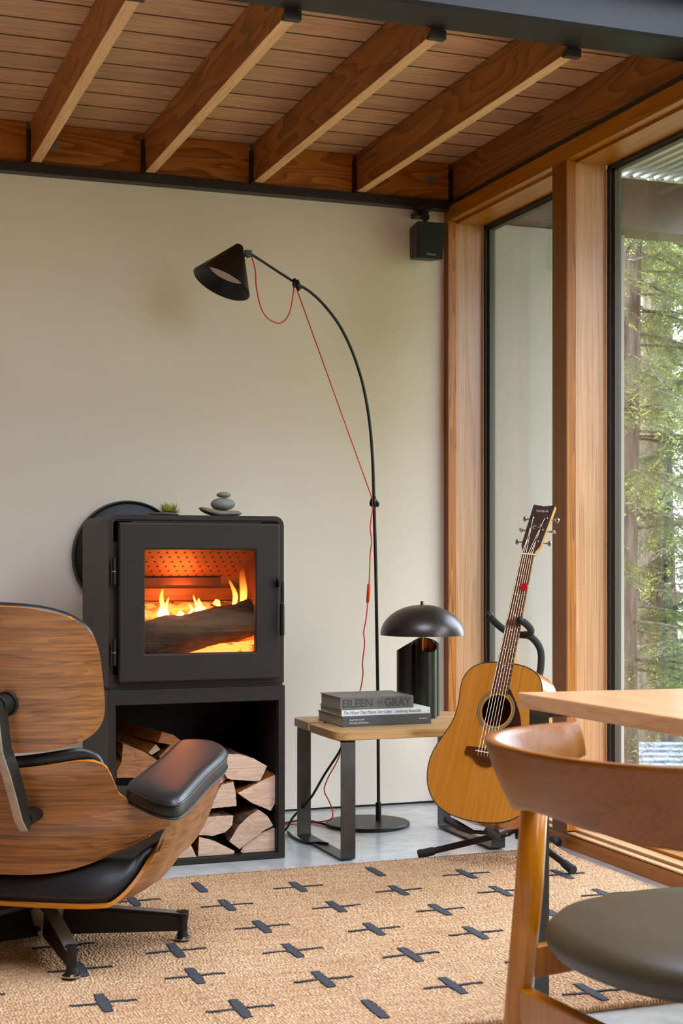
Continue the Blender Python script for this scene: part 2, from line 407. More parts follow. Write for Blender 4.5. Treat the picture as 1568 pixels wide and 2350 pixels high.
# ================================================================ wood stove
STOVE = plain('stove_enamel', srgb(41, 33, 27), 0.52, 0.1, 0.28, var=0.03, vs_=20, bump=0.05, bs=400)
STOVE_IN = plain('stove_inner_black', srgb(16, 14, 13), 0.7)
BLACK = plain('satin_black', srgb(20, 19, 18), 0.4, 0.2)
CAST = plain('cast_iron_handle', srgb(28, 26, 25), 0.35, 0.5)
def rrect(x0, x1, z0, z1, r_top, r_bot=0.0, n=6):
    p = []
    for (cx, cz, a0, r_) in ((x1 - r_top, z1 - r_top, 0, r_top), (x0 + r_top, z1 - r_top, 90, r_top), (x0 + r_bot, z0 + r_bot, 180, r_bot), (x1 - r_bot, z0 + r_bot, 270, r_bot)):
        if r_ == 0: p.append((cx, cz)); continue
        for i in range(n + 1):
            a = R(a0 + 90 * i / n); p.append((cx + r_ * math.cos(a), cz + r_ * math.sin(a)))
    return p
SX0, SX1, SYF, SYB = -1.641, -1.020, -0.905, -0.42
st = thing('wood_stove', (-1.33, -0.66, 0), 0, 'black steel wood stove with a glowing fire behind glass, standing on its log store', 'stove')
def L(o):  # world-modelled part under a thing that only has a translation
    o.location = tuple(-c for c in o.parent.location); return o
# upper casing: hollow box, rounded at the top corners
def shell_box(x0, x1, z0, z1, yf, yb, rt, th=0.012):
    mb = MB(); o = rrect(x0, x1, z0, z1, rt); i = rrect(x0 + th, x1 - th, z0 + th, z1 - th, max(rt - th, 0.004))
    k = len(o)
    vs_ = [(a, yf, b) for a, b in o] + [(a, yf, b) for a, b in i] + [(a, yb, b) for a, b in o] + [(a, yb, b) for a, b in i]
    fs = []
    for j in range(k):
        q = (j + 1) % k
        fs += [(j, q, k + q, k + j), (j, 2 * k + j, 2 * k + q, q), (k + j, k + q, 3 * k + q, 3 * k + j)]
    fs.append(tuple(range(2 * k, 3 * k)))
    return mb.add(vs_, fs)
L(shell_box(SX0, SX1, 0.618, 1.202, SYF, SYB, 0.034, 0.016).build('casing', STOVE, st, smooth='auto'))
L(MB().box(SX0 + 0.016, SX1 - 0.016, SYF + 0.006, SYF + 0.012, 0.634, 0.70).box(SX0 + 0.016, SX1 - 0.016, SYF + 0.006, SYF + 0.012, 1.11, 1.19).box(SX0 + 0.016, -1.56, SYF + 0.006, SYF + 0.012, 0.66, 1.18).box(-1.10, SX1 - 0.016, SYF + 0.006, SYF + 0.012, 0.66, 1.18).build('front_plate', STOVE, st))
# log store below
base = MB(); o_ = [(SX0, 0.002), (SX1 + 0.004, 0.002), (SX1 + 0.004, 0.608), (SX0, 0.608)]; i_ = [(-1.617, 0.020), (-1.040, 0.020), (-1.040, 0.556), (-1.617, 0.556)]
vs_ = [(a, SYF, b) for a, b in o_] + [(a, SYF, b) for a, b in i_] + [(a, SYB, b) for a, b in o_] + [(a, SYB + -0.01, b) for a, b in i_]
fs = []
for j in range(4):
    q = (j + 1) % 4; fs += [(j, q, 4 + q, 4 + j), (j, 8 + j, 8 + q, q), (4 + j, 4 + q, 12 + q, 12 + j)]
fs += [(8, 9, 10, 11), (12, 13, 14, 15)]
base.add(vs_, fs)
ls = L(base.build('log_store', STOVE, st, bevel=0.0015))
MB().box(-1.616, -1.041, SYF + 0.02, SYB - 0.014, 0.0205, 0.0215).box(-1.616, -1.041, SYB - 0.016, SYB - 0.0115, 0.022, 0.555).box(-1.6165, -1.6145, SYF + 0.01, SYB - 0.012, 0.022, 0.555).box(-1.0425, -1.0405, SYF + 0.01, SYB - 0.012, 0.022, 0.555).build('lining', STOVE_IN, ls)
L(MB().box(SX0 + 0.006, SX1 - 0.004, SYF + 0.004, SYB, 0.609, 0.617).build('seam', STOVE_IN, st))
# door: frame round the glass
DX0, DX1, DZ0, DZ1 = -1.612, -1.044, 0.634, 1.176
GX0, GX1, GZ0, GZ1 = -1.522, -1.132, 0.730, 1.083
YD0, YD1 = -0.934, -0.906
od = rrect(DX0, DX1, DZ0, DZ1, 0.006, 0.006, 3); n_ = len(od)
mb = MB()
def frame_mesh(x0, x1, z0, z1, gx0, gx1, gz0, gz1, yf, yb, ch=0.004):
    m = MB()
    O = [(x0, z0), (x1, z0), (x1, z1), (x0, z1)]; G = [(gx0, gz0), (gx1, gz0), (gx1, gz1), (gx0, gz1)]
    v = [(a, yf, b) for a, b in O] + [(a, yf, b) for a, b in G] + [(a, yb, b) for a, b in O] + [(a, yb, b) for a, b in G]
    f = []
    for j in range(4):
        q = (j + 1) % 4
        f += [(j, q, 4 + q, 4 + j), (j, 8 + j, 8 + q, q), (4 + j, 4 + q, 12 + q, 12 + j), (8 + j, 12 + j, 12 + q, 8 + q)]
    return m.add(v, f)
door = L(frame_mesh(DX0, DX1, DZ0, DZ1, GX0, GX1, GZ0, GZ1, YD0, YD1).build('door', STOVE, st, bevel=0.006, seg=3))
STGLASS = glass_mat('stove_glass', (0.97, 0.92, 0.86, 1), 1.0)
MB().box(GX0 - 0.004, GX1 + 0.004, YD0 + 0.007, YD0 + 0.011, GZ0 - 0.004, GZ1 + 0.004).build('glass', STGLASS, door)
for zc in (1.010, 0.707 + 0.03):
    h = MB(); xh = SX0 + 0.013
    h.cyl((xh, YD0 + 0.006, zc - 0.045), (xh, YD0 + 0.006, zc - 0.001), 0.0085, 14); h.cyl((xh, YD0 + 0.006, zc + 0.001), (xh, YD0 + 0.006, zc + 0.045), 0.0085, 14)
    hi = h.build('hinge', CAST, door, smooth='auto', bevel=0.001)
    MB().cyl((xh, YD0 + 0.006, zc - 0.002), (xh, YD0 + 0.006, zc + 0.002), 0.0087, 12).build('hinge_washer', plain('brass_ring', srgb(150, 120, 60), 0.4, 0.8), door)
hd = MB(); hx = -1.049
hd.box(hx - 0.010, hx + 0.006, YD0 - 0.030, YD0, 0.957, 0.978); hd.box(hx - 0.014, hx - 0.004, YD0 - 0.03, YD0 - 0.014, 0.974, 0.986)
hd.box(hx + 0.002, hx + 0.010, YD0 - 0.034, YD0 - 0.022, 0.90, 0.974)
hd.cyl((hx + 0.004, YD0 - 0.028, 0.786), (hx + 0.004, YD0 - 0.028, 0.896), 0.0085, 14)
hd.build('handle', CAST, door, smooth='auto', bevel=0.0012)
# flue: rear spigot to the wall and the round wall plate
flue = L(MB().cyl((-1.36, SYB - 0.001, 1.07), (-1.36, -0.03, 1.07), 0.075, 32).build('flue_pipe', BLACK, st, smooth='auto'))
wp = MB(); ax = Matrix.Rotation(R(90), 3, 'X')
wp.lathe([(0.0, 0.028), (0.205, 0.028), (0.212, 0.024), (0.217, 0.034), (0.222, 0.034), (0.224, 0.0), (0, 0)], (-1.385, -0.001, 1.062), 72, ax)
L(wp.build('wall_plate', plain('black_plate', srgb(22, 20, 19), 0.42, 0.3), st, smooth='auto'))

# ---- fire box
FB = plain('fire_brick', srgb(190, 150, 118), 0.85, var=0.15, vs_=30)
FX0, FX1, FY0, FY1, FZ0, FZ1 = -1.60, -1.055, -0.893, -0.50, 0.66, 1.15
fb = MB().box(FX0, FX1, FY0, FY1, FZ0 - 0.02, FZ0).box(FX0, FX1, FY1, FY1 + 0.02, FZ0, FZ1)
L(fb.build('fire_box', FB, st))
# side and back fire bricks
for i in range(4):
    for zz in (0, 1):
        L(MB().box(FX0 + 0.003 + i * 0.136, FX0 + 0.133 + i * 0.136, FY1 - 0.025, FY1 - 0.002, FZ0 + 0.004 + zz * 0.118, FZ0 + 0.118 + zz * 0.118).build('brick', FB, st, bevel=0.002))
for i in range(3):
    for xx in (FX0, FX1 - 0.025):
        L(MB().box(xx, xx + 0.025, FY0 + 0.01 + i * 0.12, FY0 + 0.127 + i * 0.12, FZ0 + 0.004, FZ0 + 0.236).build('brick', FB, st, bevel=0.002))
RUST = plain('heat_tinted_steel', srgb(150, 92, 60), 0.5, 0.4, var=0.2, vs_=14)
L(MB().box(FX1 - 0.006, FX1, FY0 + 0.004, FY1, 0.898, FZ1).box(FX0, FX0 + 0.006, FY0 + 0.004, FY1, 0.898, FZ1).box(FX0, FX1, FY0 + 0.004, FY1, FZ1, FZ1 + 0.006).build('side_plate', RUST, st))
# perforated baffle sloping down to the back, with its air rail
bf = MB().hexa([(FX0, -0.66, 0.985), (FX1 - 0.07, -0.66, 0.985), (FX1 - 0.03, -0.89, 1.115), (FX0, -0.89, 1.115), (FX0, -0.66, 0.992), (FX1 - 0.07, -0.66, 0.992), (FX1 - 0.03, -0.89, 1.122), (FX0, -0.89, 1.122)])
bfo = L(bf.build('baffle', RUST, st))
holes = MB(); nrm = Vector((0, -0.13, -0.23)).normalized(); random.seed(5)
for r_ in range(7):
    for c_ in range(16):
        t = (r_ + 0.5) / 7; px_ = FX0 + 0.012 + (c_ + (0.5 if r_ % 2 else 0)) * 0.031
        if px_ > FX1 - 0.07: continue
        yy = -0.66 - 0.20 * t; zz = 0.985 + 0.113 * t
        p = Vector((px_, yy, zz)) + nrm * 0.0012
        holes.cyl(p + nrm * 0.0, p - nrm * 0.002, 0.0042, 8)
tag(holes.build('air_hole', STOVE_IN, bfo), kind='stuff')
L(MB().box(FX0, FX1 - 0.13, -0.672, -0.655, 0.958, 0.985).build('air_rail', RUST, st))
L(MB().box(FX0, FX1, -0.56, -0.53, 0.918, 0.944).box(FX0, FX1, -0.54, -0.528, 0.900, 0.918).build('air_rail', RUST, st))
def emis(name, c, s):
    m = bpy.data.materials.new(name); m.use_nodes = True; t = m.node_tree; t.nodes.clear()
    e = t.nodes.new('ShaderNodeEmission'); e.inputs[0].default_value = c; e.inputs[1].default_value = s
    o = t.nodes.new('ShaderNodeOutputMaterial'); t.links.new(e.outputs[0], o.inputs[0]); return m
def burning(name, base_c, hot, strength, thr):
    """charred wood: embers glow where the noise is high"""
    t = NT(name); v = t.coords((26, 26, 26)); n = t.noise(v, 0.7, 5, 0.6); n2 = t.noise(t.coords((9, 70, 70)), 1.0, 4, 0.6)
    t.base(t.ramp(n2, [(0.35, tuple(x * 0.4 for x in base_c[:3]) + (1,)), (0.65, base_c)]))
    g = t.ramp(n, [(thr, (0, 0, 0, 1)), (min(1, thr + 0.1), hot)])
    t.l(g, t.b.inputs['Emission Color']); t.b.inputs['Emission Strength'].default_value = strength
    t.bump(n2, 0.9, 0.01); return t.set(0.85)
BARK_DARK = burning('charred_bark', srgb(70, 54, 40), (1.0, 0.16, 0.02, 1), 2.5, 0.68)
EMBER = burning('glowing_ember', srgb(200, 90, 50), (1.0, 0.22, 0.035, 1), 3.2, 0.34)
ASHY = burning('burning_log', srgb(180, 130, 100), (1.0, 0.20, 0.03, 1), 2.2, 0.46)
def rough_log(mb, pts, rs, n=36, seed=0, amp=0.12, flat=1.0):
    pts = smoothpath(pts, 16); m = len(pts); out = []
    rr = [rs[0] + (rs[-1] - rs[0]) * i / (m - 1) for i in range(m)] if len(rs) == 2 else [rs[min(len(rs) - 1, int(i / (m - 1) * (len(rs) - 1)))] for i in range(m)]
    for i, p in enumerate(pts):
        d = (Vector(pts[min(i + 1, m - 1)]) - Vector(pts[max(i - 1, 0)])).normalized()
        sd = d.cross(Vector((0, 0, 1))).normalized(); up = sd.cross(d).normalized(); ring = []
        for j in range(n):
            a = 2 * math.pi * j / n; k = 1 + amp * noise.noise(Vector((math.cos(a) * 1.6 + seed * 7, math.sin(a) * 1.6, i * 0.11)))+ amp * 0.5 * noise.noise(Vector((math.cos(a) * 5 + seed * 7, math.sin(a) * 5, i * 0.3))) + amp * 0.30 * noise.noise(Vector((math.cos(a) * 14 + seed * 7, math.sin(a) * 14, i * 0.55)))
            ring.append(p + sd * (math.cos(a) * rr[i] * k) + up * (math.sin(a) * rr[i] * k * flat))
        out.append(ring)
    return mb.rings(out)
def flog(name, pts, rs, mat, label, seed, amp=0.14, flat=1.0):
    o = rough_log(MB(), pts, rs, seed=seed, amp=amp, flat=flat).build(name, mat, None, smooth=True)
    return tag(o, label, 'log', 'logs burning in the stove')
flog('burning_log', [(-1.56, -0.795, 0.752), (-1.42, -0.79, 0.772), (-1.25, -0.78, 0.806), (-1.090, -0.77, 0.842)], (0.080, 0.066), BARK_DARK, 'dark bark-covered log lying slantwise in front of the flames inside the stove', 1, 0.2, 0.95)
flog('burning_log', [(-1.56, -0.62, 0.825), (-1.38, -0.60, 0.842), (-1.14, -0.60, 0.85)], (0.052, 0.046), ASHY, 'ashy pale log alight behind the dark log inside the stove', 2)
flog('burning_log', [(-1.36, -0.845, 0.690), (-1.24, -0.85, 0.712), (-1.10, -0.845, 0.722)], (0.030, 0.046), EMBER, 'white-hot ember log low at the front under the dark log inside the stove', 3)
flog('burning_log', [(-1.57, -0.72, 0.70), (-1.40, -0.66, 0.70), (-1.10, -0.66, 0.70)], (0.038, 0.04), EMBER, 'red ember log on the fire bed beneath the other logs inside the stove', 4)
# flames: soft tongues
def flame_mat():
    t = NT('flame'); t.t.nodes.remove(t.b)
    lw = t.n('ShaderNodeLayerWeight'); lw.inputs['Blend'].default_value = 0.35
    tc = t.n('ShaderNodeTexCoord'); sp = t.n('ShaderNodeSeparateXYZ'); t.l(tc.outputs['Generated'], sp.inputs[0])
    zc = sp.outputs['Z']
    col = t.ramp(zc, [(0.0, (1.0, 0.50, 0.14, 1)), (0.3, (1.0, 0.36, 0.06, 1)), (1.0, (1.0, 0.16, 0.01, 1))])
    e = t.n('ShaderNodeEmission'); t.l(col, e.inputs[0])
    t.l(t.math('MULTIPLY_ADD', t.math('POWER', t.math('SUBTRACT', 1.0, zc), 2.2), 26.0, 0.6), e.inputs[1])
    tr = t.n('ShaderNodeBsdfTransparent'); mx = t.n('ShaderNodeMixShader')
    a = t.math('MULTIPLY', t.math('POWER', t.math('SUBTRACT', 1.0, lw.outputs['Facing']), 2.0), t.math('MULTIPLY_ADD', t.math('SUBTRACT', 1.0, zc), 0.5, 0.04))
    t.l(a, mx.inputs[0]); t.l(tr.outputs[0], mx.inputs[1]); t.l(e.outputs[0], mx.inputs[2]); t.l(mx.outputs[0], t.out.inputs['Surface'])
    return t.m
FLAME = flame_mat()
random.seed(11)
fl = MB()
for (fx, fz, h, r_) in ((-1.404, 0.835, 0.125, 0.013), (-1.390, 0.832, 0.095, 0.010), (-1.420, 0.832, 0.07, 0.009), (-1.410, 0.835, 0.05, 0.02), (-1.288, 0.855, 0.080, 0.008), (-1.272, 0.862, 0.062, 0.010), (-1.255, 0.866, 0.050, 0.009), (-1.305, 0.858, 0.045, 0.009), (-1.275, 0.865, 0.032, 0.024), (-1.115, 0.86, 0.20, 0.020), (-1.14, 0.87, 0.12, 0.014), (-1.34, 0.85, 0.028, 0.02), (-1.20, 0.89, 0.03, 0.02)):
    out = []; sw = random.uniform(-0.02, 0.02)
    for i in range(13):
        t = i / 12; rr = r_ * (math.sin(math.pi * (0.12 + 0.88 * (1 - t) ** 1.0)) ** 0.8 if t < 1 else 0.02) * (1 - t * 0.55) + 0.0006
        cx = fx + sw * t * t + 0.006 * math.sin(6 * t + fx * 40); out.append([(cx + rr * math.cos(2 * math.pi * j / 12), -0.70 + rr * 0.5 * math.sin(2 * math.pi * j / 12), fz - 0.012 + h * t) for j in range(12)])
    fl.rings(out)
tag(fl.build('flames', FLAME, None, smooth=True), 'orange flames rising between the burning logs inside the stove', 'fire', kind='stuff')
light('fire_glow', 'POINT', (-1.33, -0.68, 0.93), (0, 0, 0), 1.7, (1.0, 0.30, 0.06), shadow_soft_size=0.06)
light('fire_glow_low', 'POINT', (-1.2, -0.74, 0.735), (0, 0, 0), 0.7, (1.0, 0.28, 0.05), shadow_soft_size=0.03)

# ---- stones and moss on top of the stove
def stone_mat(name, c): return plain(name, c, 0.8, var=0.12, vs_=40, bump=0.25, bs=300)
S1 = stone_mat('grey_stone', srgb(128, 124, 118)); S2 = stone_mat('brown_stone', srgb(128, 108, 94)); S3 = stone_mat('dark_slate_stone', srgb(82, 76, 70))
ZT_ = 1.2025
bmb = MB(); out = []
for i in range(19):      # the curved bottom stone
    t = i / 18; a = (t - 0.5)
    x = -1.205 + a * 0.158; zc = ZT_ + 0.0115 + 0.016 * max(0, -a * 2 + 0.1) ** 1.7 + 0.004 * max(0, a); rr = (0.0125 if a < 0 else 0.0115) * (max(0.02, 1 - (2 * a) ** 4)) ** 0.5
    out.append([(x, -0.74 + 0.032 * (max(0.02, 1 - (2 * a) ** 4)) ** 0.5 * math.cos(2 * math.pi * j / 14), zc + rr * math.sin(2 * math.pi * j / 14)) for j in range(14)])
tag(bmb.rings(out).build('stone', S2, None, smooth=True), 'curved brownish flat stone at the bottom of the stack on the stove', 'stone', 'stones stacked on the stove')
tag(MB().blob((-1.196, -0.74, 1.2475), (0.0445, 0.034, 0.0232), 3, 20, 13, 0.05).build('stone', S1, None, smooth=True), 'round grey middle stone of the stack on the stove', 'stone', 'stones stacked on the stove')
tag(MB().blob((-1.193, -0.74, 1.2815), (0.0262, 0.022, 0.0112), 5, 18, 11, 0.08).build('stone', S1, None, smooth=True), 'smallest grey stone on top of the stack on the stove', 'stone', 'stones stacked on the stove')
tag(MB().blob((-1.416, -0.76, ZT_ + 0.0068), (0.054, 0.042, 0.0070), 8, 22, 11, 0.12).build('stone', S3, None, smooth=True), 'thin dark flat stone carrying the moss on the stove', 'stone')
random.seed(9); ms = MB()
for k in range(420):
    a = random.uniform(0, 6.28); el = random.uniform(0.0, 1.4); l_ = random.uniform(0.012, 0.042) * (0.6 + 0.5 * math.sin(el))
    p0 = Vector((-1.395 + random.uniform(-0.022, 0.02), -0.757 + random.uniform(-0.014, 0.014), ZT_ + 0.0125))
    d = Vector((math.cos(a) * math.cos(el), math.sin(a) * math.cos(el) * 0.7, math.sin(el)))
    p1 = p0 + d * l_ * 0.6; p2 = p0 + d * l_ + Vector((random.uniform(-.008, .008), 0, random.uniform(-.007, .004)))
    p2.z = max(p2.z, ZT_ + 0.013); sd = d.cross(Vector((0, 0.4, 1))).normalized() * 0.0011
    ms.add([p0 - sd, p0 + sd, p1 + sd, p1 - sd, p2], [(0, 1, 2, 3), (3, 2, 4)])
tag(ms.build('moss_tuft', plain('yellow_green_moss', srgb(150, 152, 52), 0.8, var=0.4, vs_=60), None), 'tuft of yellow-green moss on the thin flat stone on the stove', 'moss', kind='stuff')

# ================================================================ firewood
def cutwood(name, a, b, ring):
    t = NT(name); tc = t.coords((1, 1, 1), rnd=True)
    w_ = t.n('ShaderNodeTexWave', wave_type='RINGS', rings_direction='Y'); t.l(tc, w_.inputs['Vector']); w_.inputs['Scale'].default_value = ring
    w_.inputs['Distortion'].default_value = 5.0; w_.inputs['Detail'].default_value = 2; w_.inputs['Detail Scale'].default_value = 0.6
    n = t.noise(t.coords((1, 1, 1)), 90, 4, 0.6)
    c = t.mix(0.14, t.ramp(n, [(0.35, a), (0.65, b)]), t.ramp(w_.outputs['Fac'], [(0.1, tuple(x * 0.55 for x in a[:3]) + (1,)), (0.5, b)]))
    t.base(c); t.bump(n, 0.25, 0.003); return t.set(0.8)
CUT = wood('pale_cut_wood', srgb(172, 124, 90), srgb(208, 168, 136), srgb(224, 190, 160), 'X', rings=8, cross=26, longs=5.0, contrast=0.7, rough=0.8, fine=0.25, sat=0.92, bump=0.5)
CUTB = wood('orange_split_wood', srgb(112, 66, 34), srgb(162, 104, 58), srgb(186, 128, 80), 'X', rings=8, cross=26, longs=5.0, contrast=0.9, rough=0.8, fine=0.3, sat=1.0, bump=0.5)
SPLIT = wood('split_side', srgb(90, 52, 26), srgb(140, 88, 50), srgb(168, 112, 70), 'Y', rings=5, cross=30, longs=3, rough=0.85, bump=0.8)
def bark():
    t = NT('log_bark'); v = t.coords((60, 14, 60)); n = t.noise(v, 1.0, 5, 0.65); n2 = t.noise(t.coords((14, 14, 14)), 1, 3)
    t.base(t.mix(n2, t.ramp(n, [(0.35, srgb(38, 28, 22)), (0.6, srgb(96, 70, 50)), (0.75, srgb(130, 100, 76))]), t.ramp(n, [(0.35, srgb(60, 36, 20)), (0.65, srgb(150, 92, 54))])))
    t.bump(n, 1.0, 0.012); return t.set(0.9)
BARK = bark()
def px2(x, y, Y=-0.872):
    """end-face plane Y of the stack: metres from the traced sheet"""
    u = (240 + x / 3.5636 - 784) / 3402; v = -(1580 + y / 3.5636 - 1284) / 3402
    fx, fy, rx, ry = 0.344641, 0.938735, 0.938735, -0.344641
    dx, dy = fx + u * rx, fy + u * ry; s = (Y + 5.8675) / dy
    return (-2.6261 + s * dx, 1.05 + s * v)
LOGS = [  # outline of the sawn end, bark edges, length vector, end material, label
 ([(1112, 1335), (1145, 1270), (1260, 1190), (1380, 1140), (1433, 1165), (1433, 1345), (1375, 1380), (1195, 1370)], (), (0, 0.38, 0), CUT, -0.868, 'pale log end in the lower right corner of the log store'),
 ([(1020, 1250), (1100, 1120), (1180, 1045), (1260, 990), (1335, 1045), (1380, 1120), (1300, 1165), (1165, 1260), (1105, 1315)], (0, 1, 2), (-0.02, 0.36, 0.02), CUT, -0.88, 'slanting curved log with bark resting on the corner log'),
 ([(775, 1212), (905, 1250), (1065, 1330), (1035, 1400), (765, 1385)], (0, 1), (0, 0.38, 0), CUT, -0.875, 'flat wedge log at the bottom centre of the log store'),
 ([(510, 1410), (560, 1330), (660, 1200), (700, 1270), (760, 1390), (755, 1418), (690, 1412), (540, 1435)], (0, 1), (0, 0.38, 0), CUT, -0.88, 'log end half hidden behind the lounge chair, bottom row'),
 ([(680, 1195), (720, 1120), (800, 1055), (930, 1040), (1055, 1040), (1045, 1120), (990, 1175), (880, 1205)], (2, 3), (-0.01, 0.38, 0.015), CUT, -0.88, 'flat-bottomed log lying across the bottom wedge logs'),
 ([(840, 985), (900, 880), (960, 790), (1055, 760), (1075, 860), (1078, 960), (950, 975)], (), (0, 0.38, 0), CUT, -0.872, 'squarish log end just right of the chair shell'),
 ([(1090, 855), (1290, 755), (1425, 690), (1428, 880), (1360, 1000), (1210, 940)], (), (-0.02, 0.38, 0.01), CUT, -0.872, 'big wedge log against the right side of the log store'),
 ([(940, 540), (1090, 535), (1220, 572), (1330, 635), (1300, 700), (1270, 760), (1040, 745), (1005, 735), (950, 640)], (0, 1, 2), (-0.03, 0.36, 0.01), CUT, -0.86, 'thick log with dark bark on top, topmost at the right'),
 ([(100, 680), (140, 600), (150, 450), (330, 520), (455, 610), (330, 715), (270, 730), (100, 730)], (2, 3), (-0.05, 0.36, 0.02), CUTB, -0.80, 'orange split log end at the left of the log store'),
 ([(358, 525), (420, 455), (457, 500), (385, 545)], (), (-0.16, 0.22, 0.05), CUT, -0.74, 'thin square stick pointing back between the left logs'),
 ([(440, 445), (470, 355), (560, 378), (680, 465), (640, 492), (500, 450)], (1, 2), (-0.20, 0.30, 0.045), CUTB, -0.76, 'long bark-topped log, topmost at the left of the store'),
 ([(450, 560), (540, 460), (650, 480), (660, 560), (560, 640), (470, 610)], (1,), (-0.04, 0.3, 0), CUTB, -0.76, 'brown log wedged between left group and armrest'),
 ([(860, 700), (950, 640), (1000, 735), (935, 790), (850, 800), (800, 760)], (0,), (0, 0.3, 0), CUT, -0.84, 'log mostly hidden behind the black armrest'),
]
for li, (poly, barks, vec, em, Y, lab) in enumerate(LOGS):
    P2 = [px2(a, b, Y) for a, b in poly]
    # densify and roughen the outline
    D2 = []; flag = []
    for i in range(len(P2)):
        a, b = P2[i], P2[(i + 1) % len(P2)]; m = max(1, int(math.dist(a, b) / 0.012))
        for k in range(m):
            t = k / m; off = 0.0016 * noise.noise(Vector((i * 3.3 + k * 0.9, li * 5.1, 0)))
            nx, nz = (b[1] - a[1]), -(b[0] - a[0]); l_ = math.hypot(nx, nz) or 1
            D2.append((a[0] + (b[0] - a[0]) * t + nx / l_ * off, a[1] + (b[1] - a[1]) * t + nz / l_ * off)); flag.append(i in barks)
    cx = sum(p[0] for p in D2) / len(D2); cz = sum(p[1] for p in D2) / len(D2)
    lg = thing('firewood_log', (cx, Y, cz), 0, lab, 'log', 'firewood stacked in the log store')
    mb = MB(); NS = 9; out = []
    for s in range(NS):
        t = s / (NS - 1); ring = []
        for q, (a, b) in enumerate(D2):
            j = 0.006 * noise.noise(Vector((q * 0.7, s * 0.9, li * 4.2))) * (1.7 if flag[q] else 1.0) if s else 0
            k = 1 + (j / 0.05)
            ring.append(((a - cx) * k + vec[0] * t, vec[1] * t, (b - cz) * k + vec[2] * t))
        out.append(ring)
    k = len(D2)
    for s in range(NS - 1):
        for q in range(k):
            mb.cur = 1 if flag[q] else 0
            mb.add([out[s][q], out[s][(q + 1) % k], out[s + 1][(q + 1) % k], out[s + 1][q]], [(0, 1, 2, 3)])
    mb.cur = 0; mb.add(out[-1], [tuple(range(k))])
    mb.build('split_wood', [SPLIT, BARK], lg)
    cp = MB(); rim = [(a - cx, 0, b - cz) for a, b in D2]
    mid = [((a - cx) * 0.55, -0.0008, (b - cz) * 0.55) for a, b in D2]
    cp.rings([rim, mid], True, False); cp.add(mid, [tuple(range(k))])
    cp.build('cut_end', em, lg)
# ================================================================ arc floor lamp
LAMPM = plain('black_lamp_metal', srgb(24, 23, 22), 0.4, 0.4)
POLE = plain('dark_green_black_pole', srgb(34, 34, 28), 0.35, 0.4)
RED = plain('red_textile_cord', srgb(226, 42, 22), 0.55)
LY = -0.39
lp = thing('floor_lamp', (-0.495, LY, 0), 0, 'tall black arc floor lamp with cone shade and round base', 'lamp')
def lo(o): o.location = tuple(-c for c in o.parent.location); return o
bd = MB(); bd.lathe([(0, 0), (0.163, 0), (0.166, 0.003), (0.166, 0.011), (0.163, 0.014), (0, 0.014)], (-0.510, -0.405, 0.0005), 96)
lo(bd.build('base', LAMPM, lp, smooth='auto'))
arc = [(-0.458, 0.014), (-0.461, 0.5), (-0.470, 1.02), (-0.478, 1.283), (-0.484, 1.456), (-0.499, 1.612), (-0.527, 1.75), (-0.569, 1.869), (-0.622, 1.968), (-0.683, 2.042), (-0.744, 2.094), (-0.807, 2.127), (-0.9, 2.178), (-0.988, 2.227), (-1.006, 2.238)]
low = [(x, LY, z) for x, z in arc[:4]]; up = smoothpath([(x, LY, z) for x, z in arc[3:]], 5)
lo(MB().tube(low, 0.0068, 14).build('pole', POLE, lp, smooth='auto'))
lo(MB().tube(up, [0.0066 - 0.0018 * i / (len(up) - 1) for i in range(len(up))], 12).build('arm', POLE, lp, smooth='auto'))
lo(MB().cyl((-0.458, LY, 0.012), (-0.459, LY, 0.085), 0.0115, 20).build('socket', LAMPM, lp, smooth='auto', bevel=0.001))
cl = MB(); cl.blob((-0.480, LY - 0.003, 1.285), (0.014, 0.014, 0.013), 1, 14, 9, 0.1); cl.blob((-0.492, LY - 0.010, 1.272), (0.009, 0.009, 0.014), 2); cl.blob((-0.466, LY - 0.008, 1.270), (0.008, 0.008, 0.012), 2); cl.cyl((-0.482, LY - 0.012, 1.30), (-0.480, LY - 0.012, 1.255), 0.007, 10)
lo(cl.build('cord_clip', BLACK, lp, smooth=True))
cl = MB(); cl.blob((-0.812, LY - 0.006, 2.124), (0.009, 0.011, 0.020), 3); cl.cyl((-0.808, LY - 0.010, 2.135), (-0.793, LY - 0.010, 2.100), 0.011, 12); cl.blob((-0.796, LY - 0.006, 2.112), (0.009, 0.01, 0.018), 5)
lo(cl.build('cord_clip', BLACK, lp, smooth=True))
# shade: cone about its own axis
apex = Vector((-1.027, LY + 0.010, 2.260)); rimc = Vector((-1.106, LY - 0.009, 2.103))
axd = (rimc - apex).normalized(); H_ = (rimc - apex).length
rot = Vector((0, 0, -1)).rotation_difference(axd).to_matrix()
RS = 0.118
prof_o = [(0.0, 0.0), (0.010, -0.001), (0.017, -0.006), (0.022, -0.016), (RS - 0.001, -H_), (RS - 0.002, -H_ - 0.001), (RS - 0.004, -H_), (0.020, -0.020), (0.0, -0.012)]
sh = MB().lathe(prof_o, apex, 72, rot)
sho = lo(sh.build('lamp_shade', LAMPM, lp, smooth='auto'))
df = MB(); zd = -H_ * 0.70; rd = RS * 0.66; df.lathe([(0, zd), (rd, zd), (rd, zd + 0.006), (0, zd + 0.006)], apex, 48, rot)
df.build('diffuser', plain('frosted_diffuser', srgb(205, 190, 176), 0.5), sho)
lo(MB().box(-1.012, -0.984, LY - 0.007, LY + 0.007, 2.214, 2.240).cyl((-0.998, LY - 0.008, 2.218), (-0.998, LY + 0.008, 2.218), 0.008, 12).build('joint', POLE, lp, smooth='auto', bevel=0.002))
def cord(pts, r=0.0021, n=8, seg=6): return MB().tube(smoothpath(pts, seg), r, n)
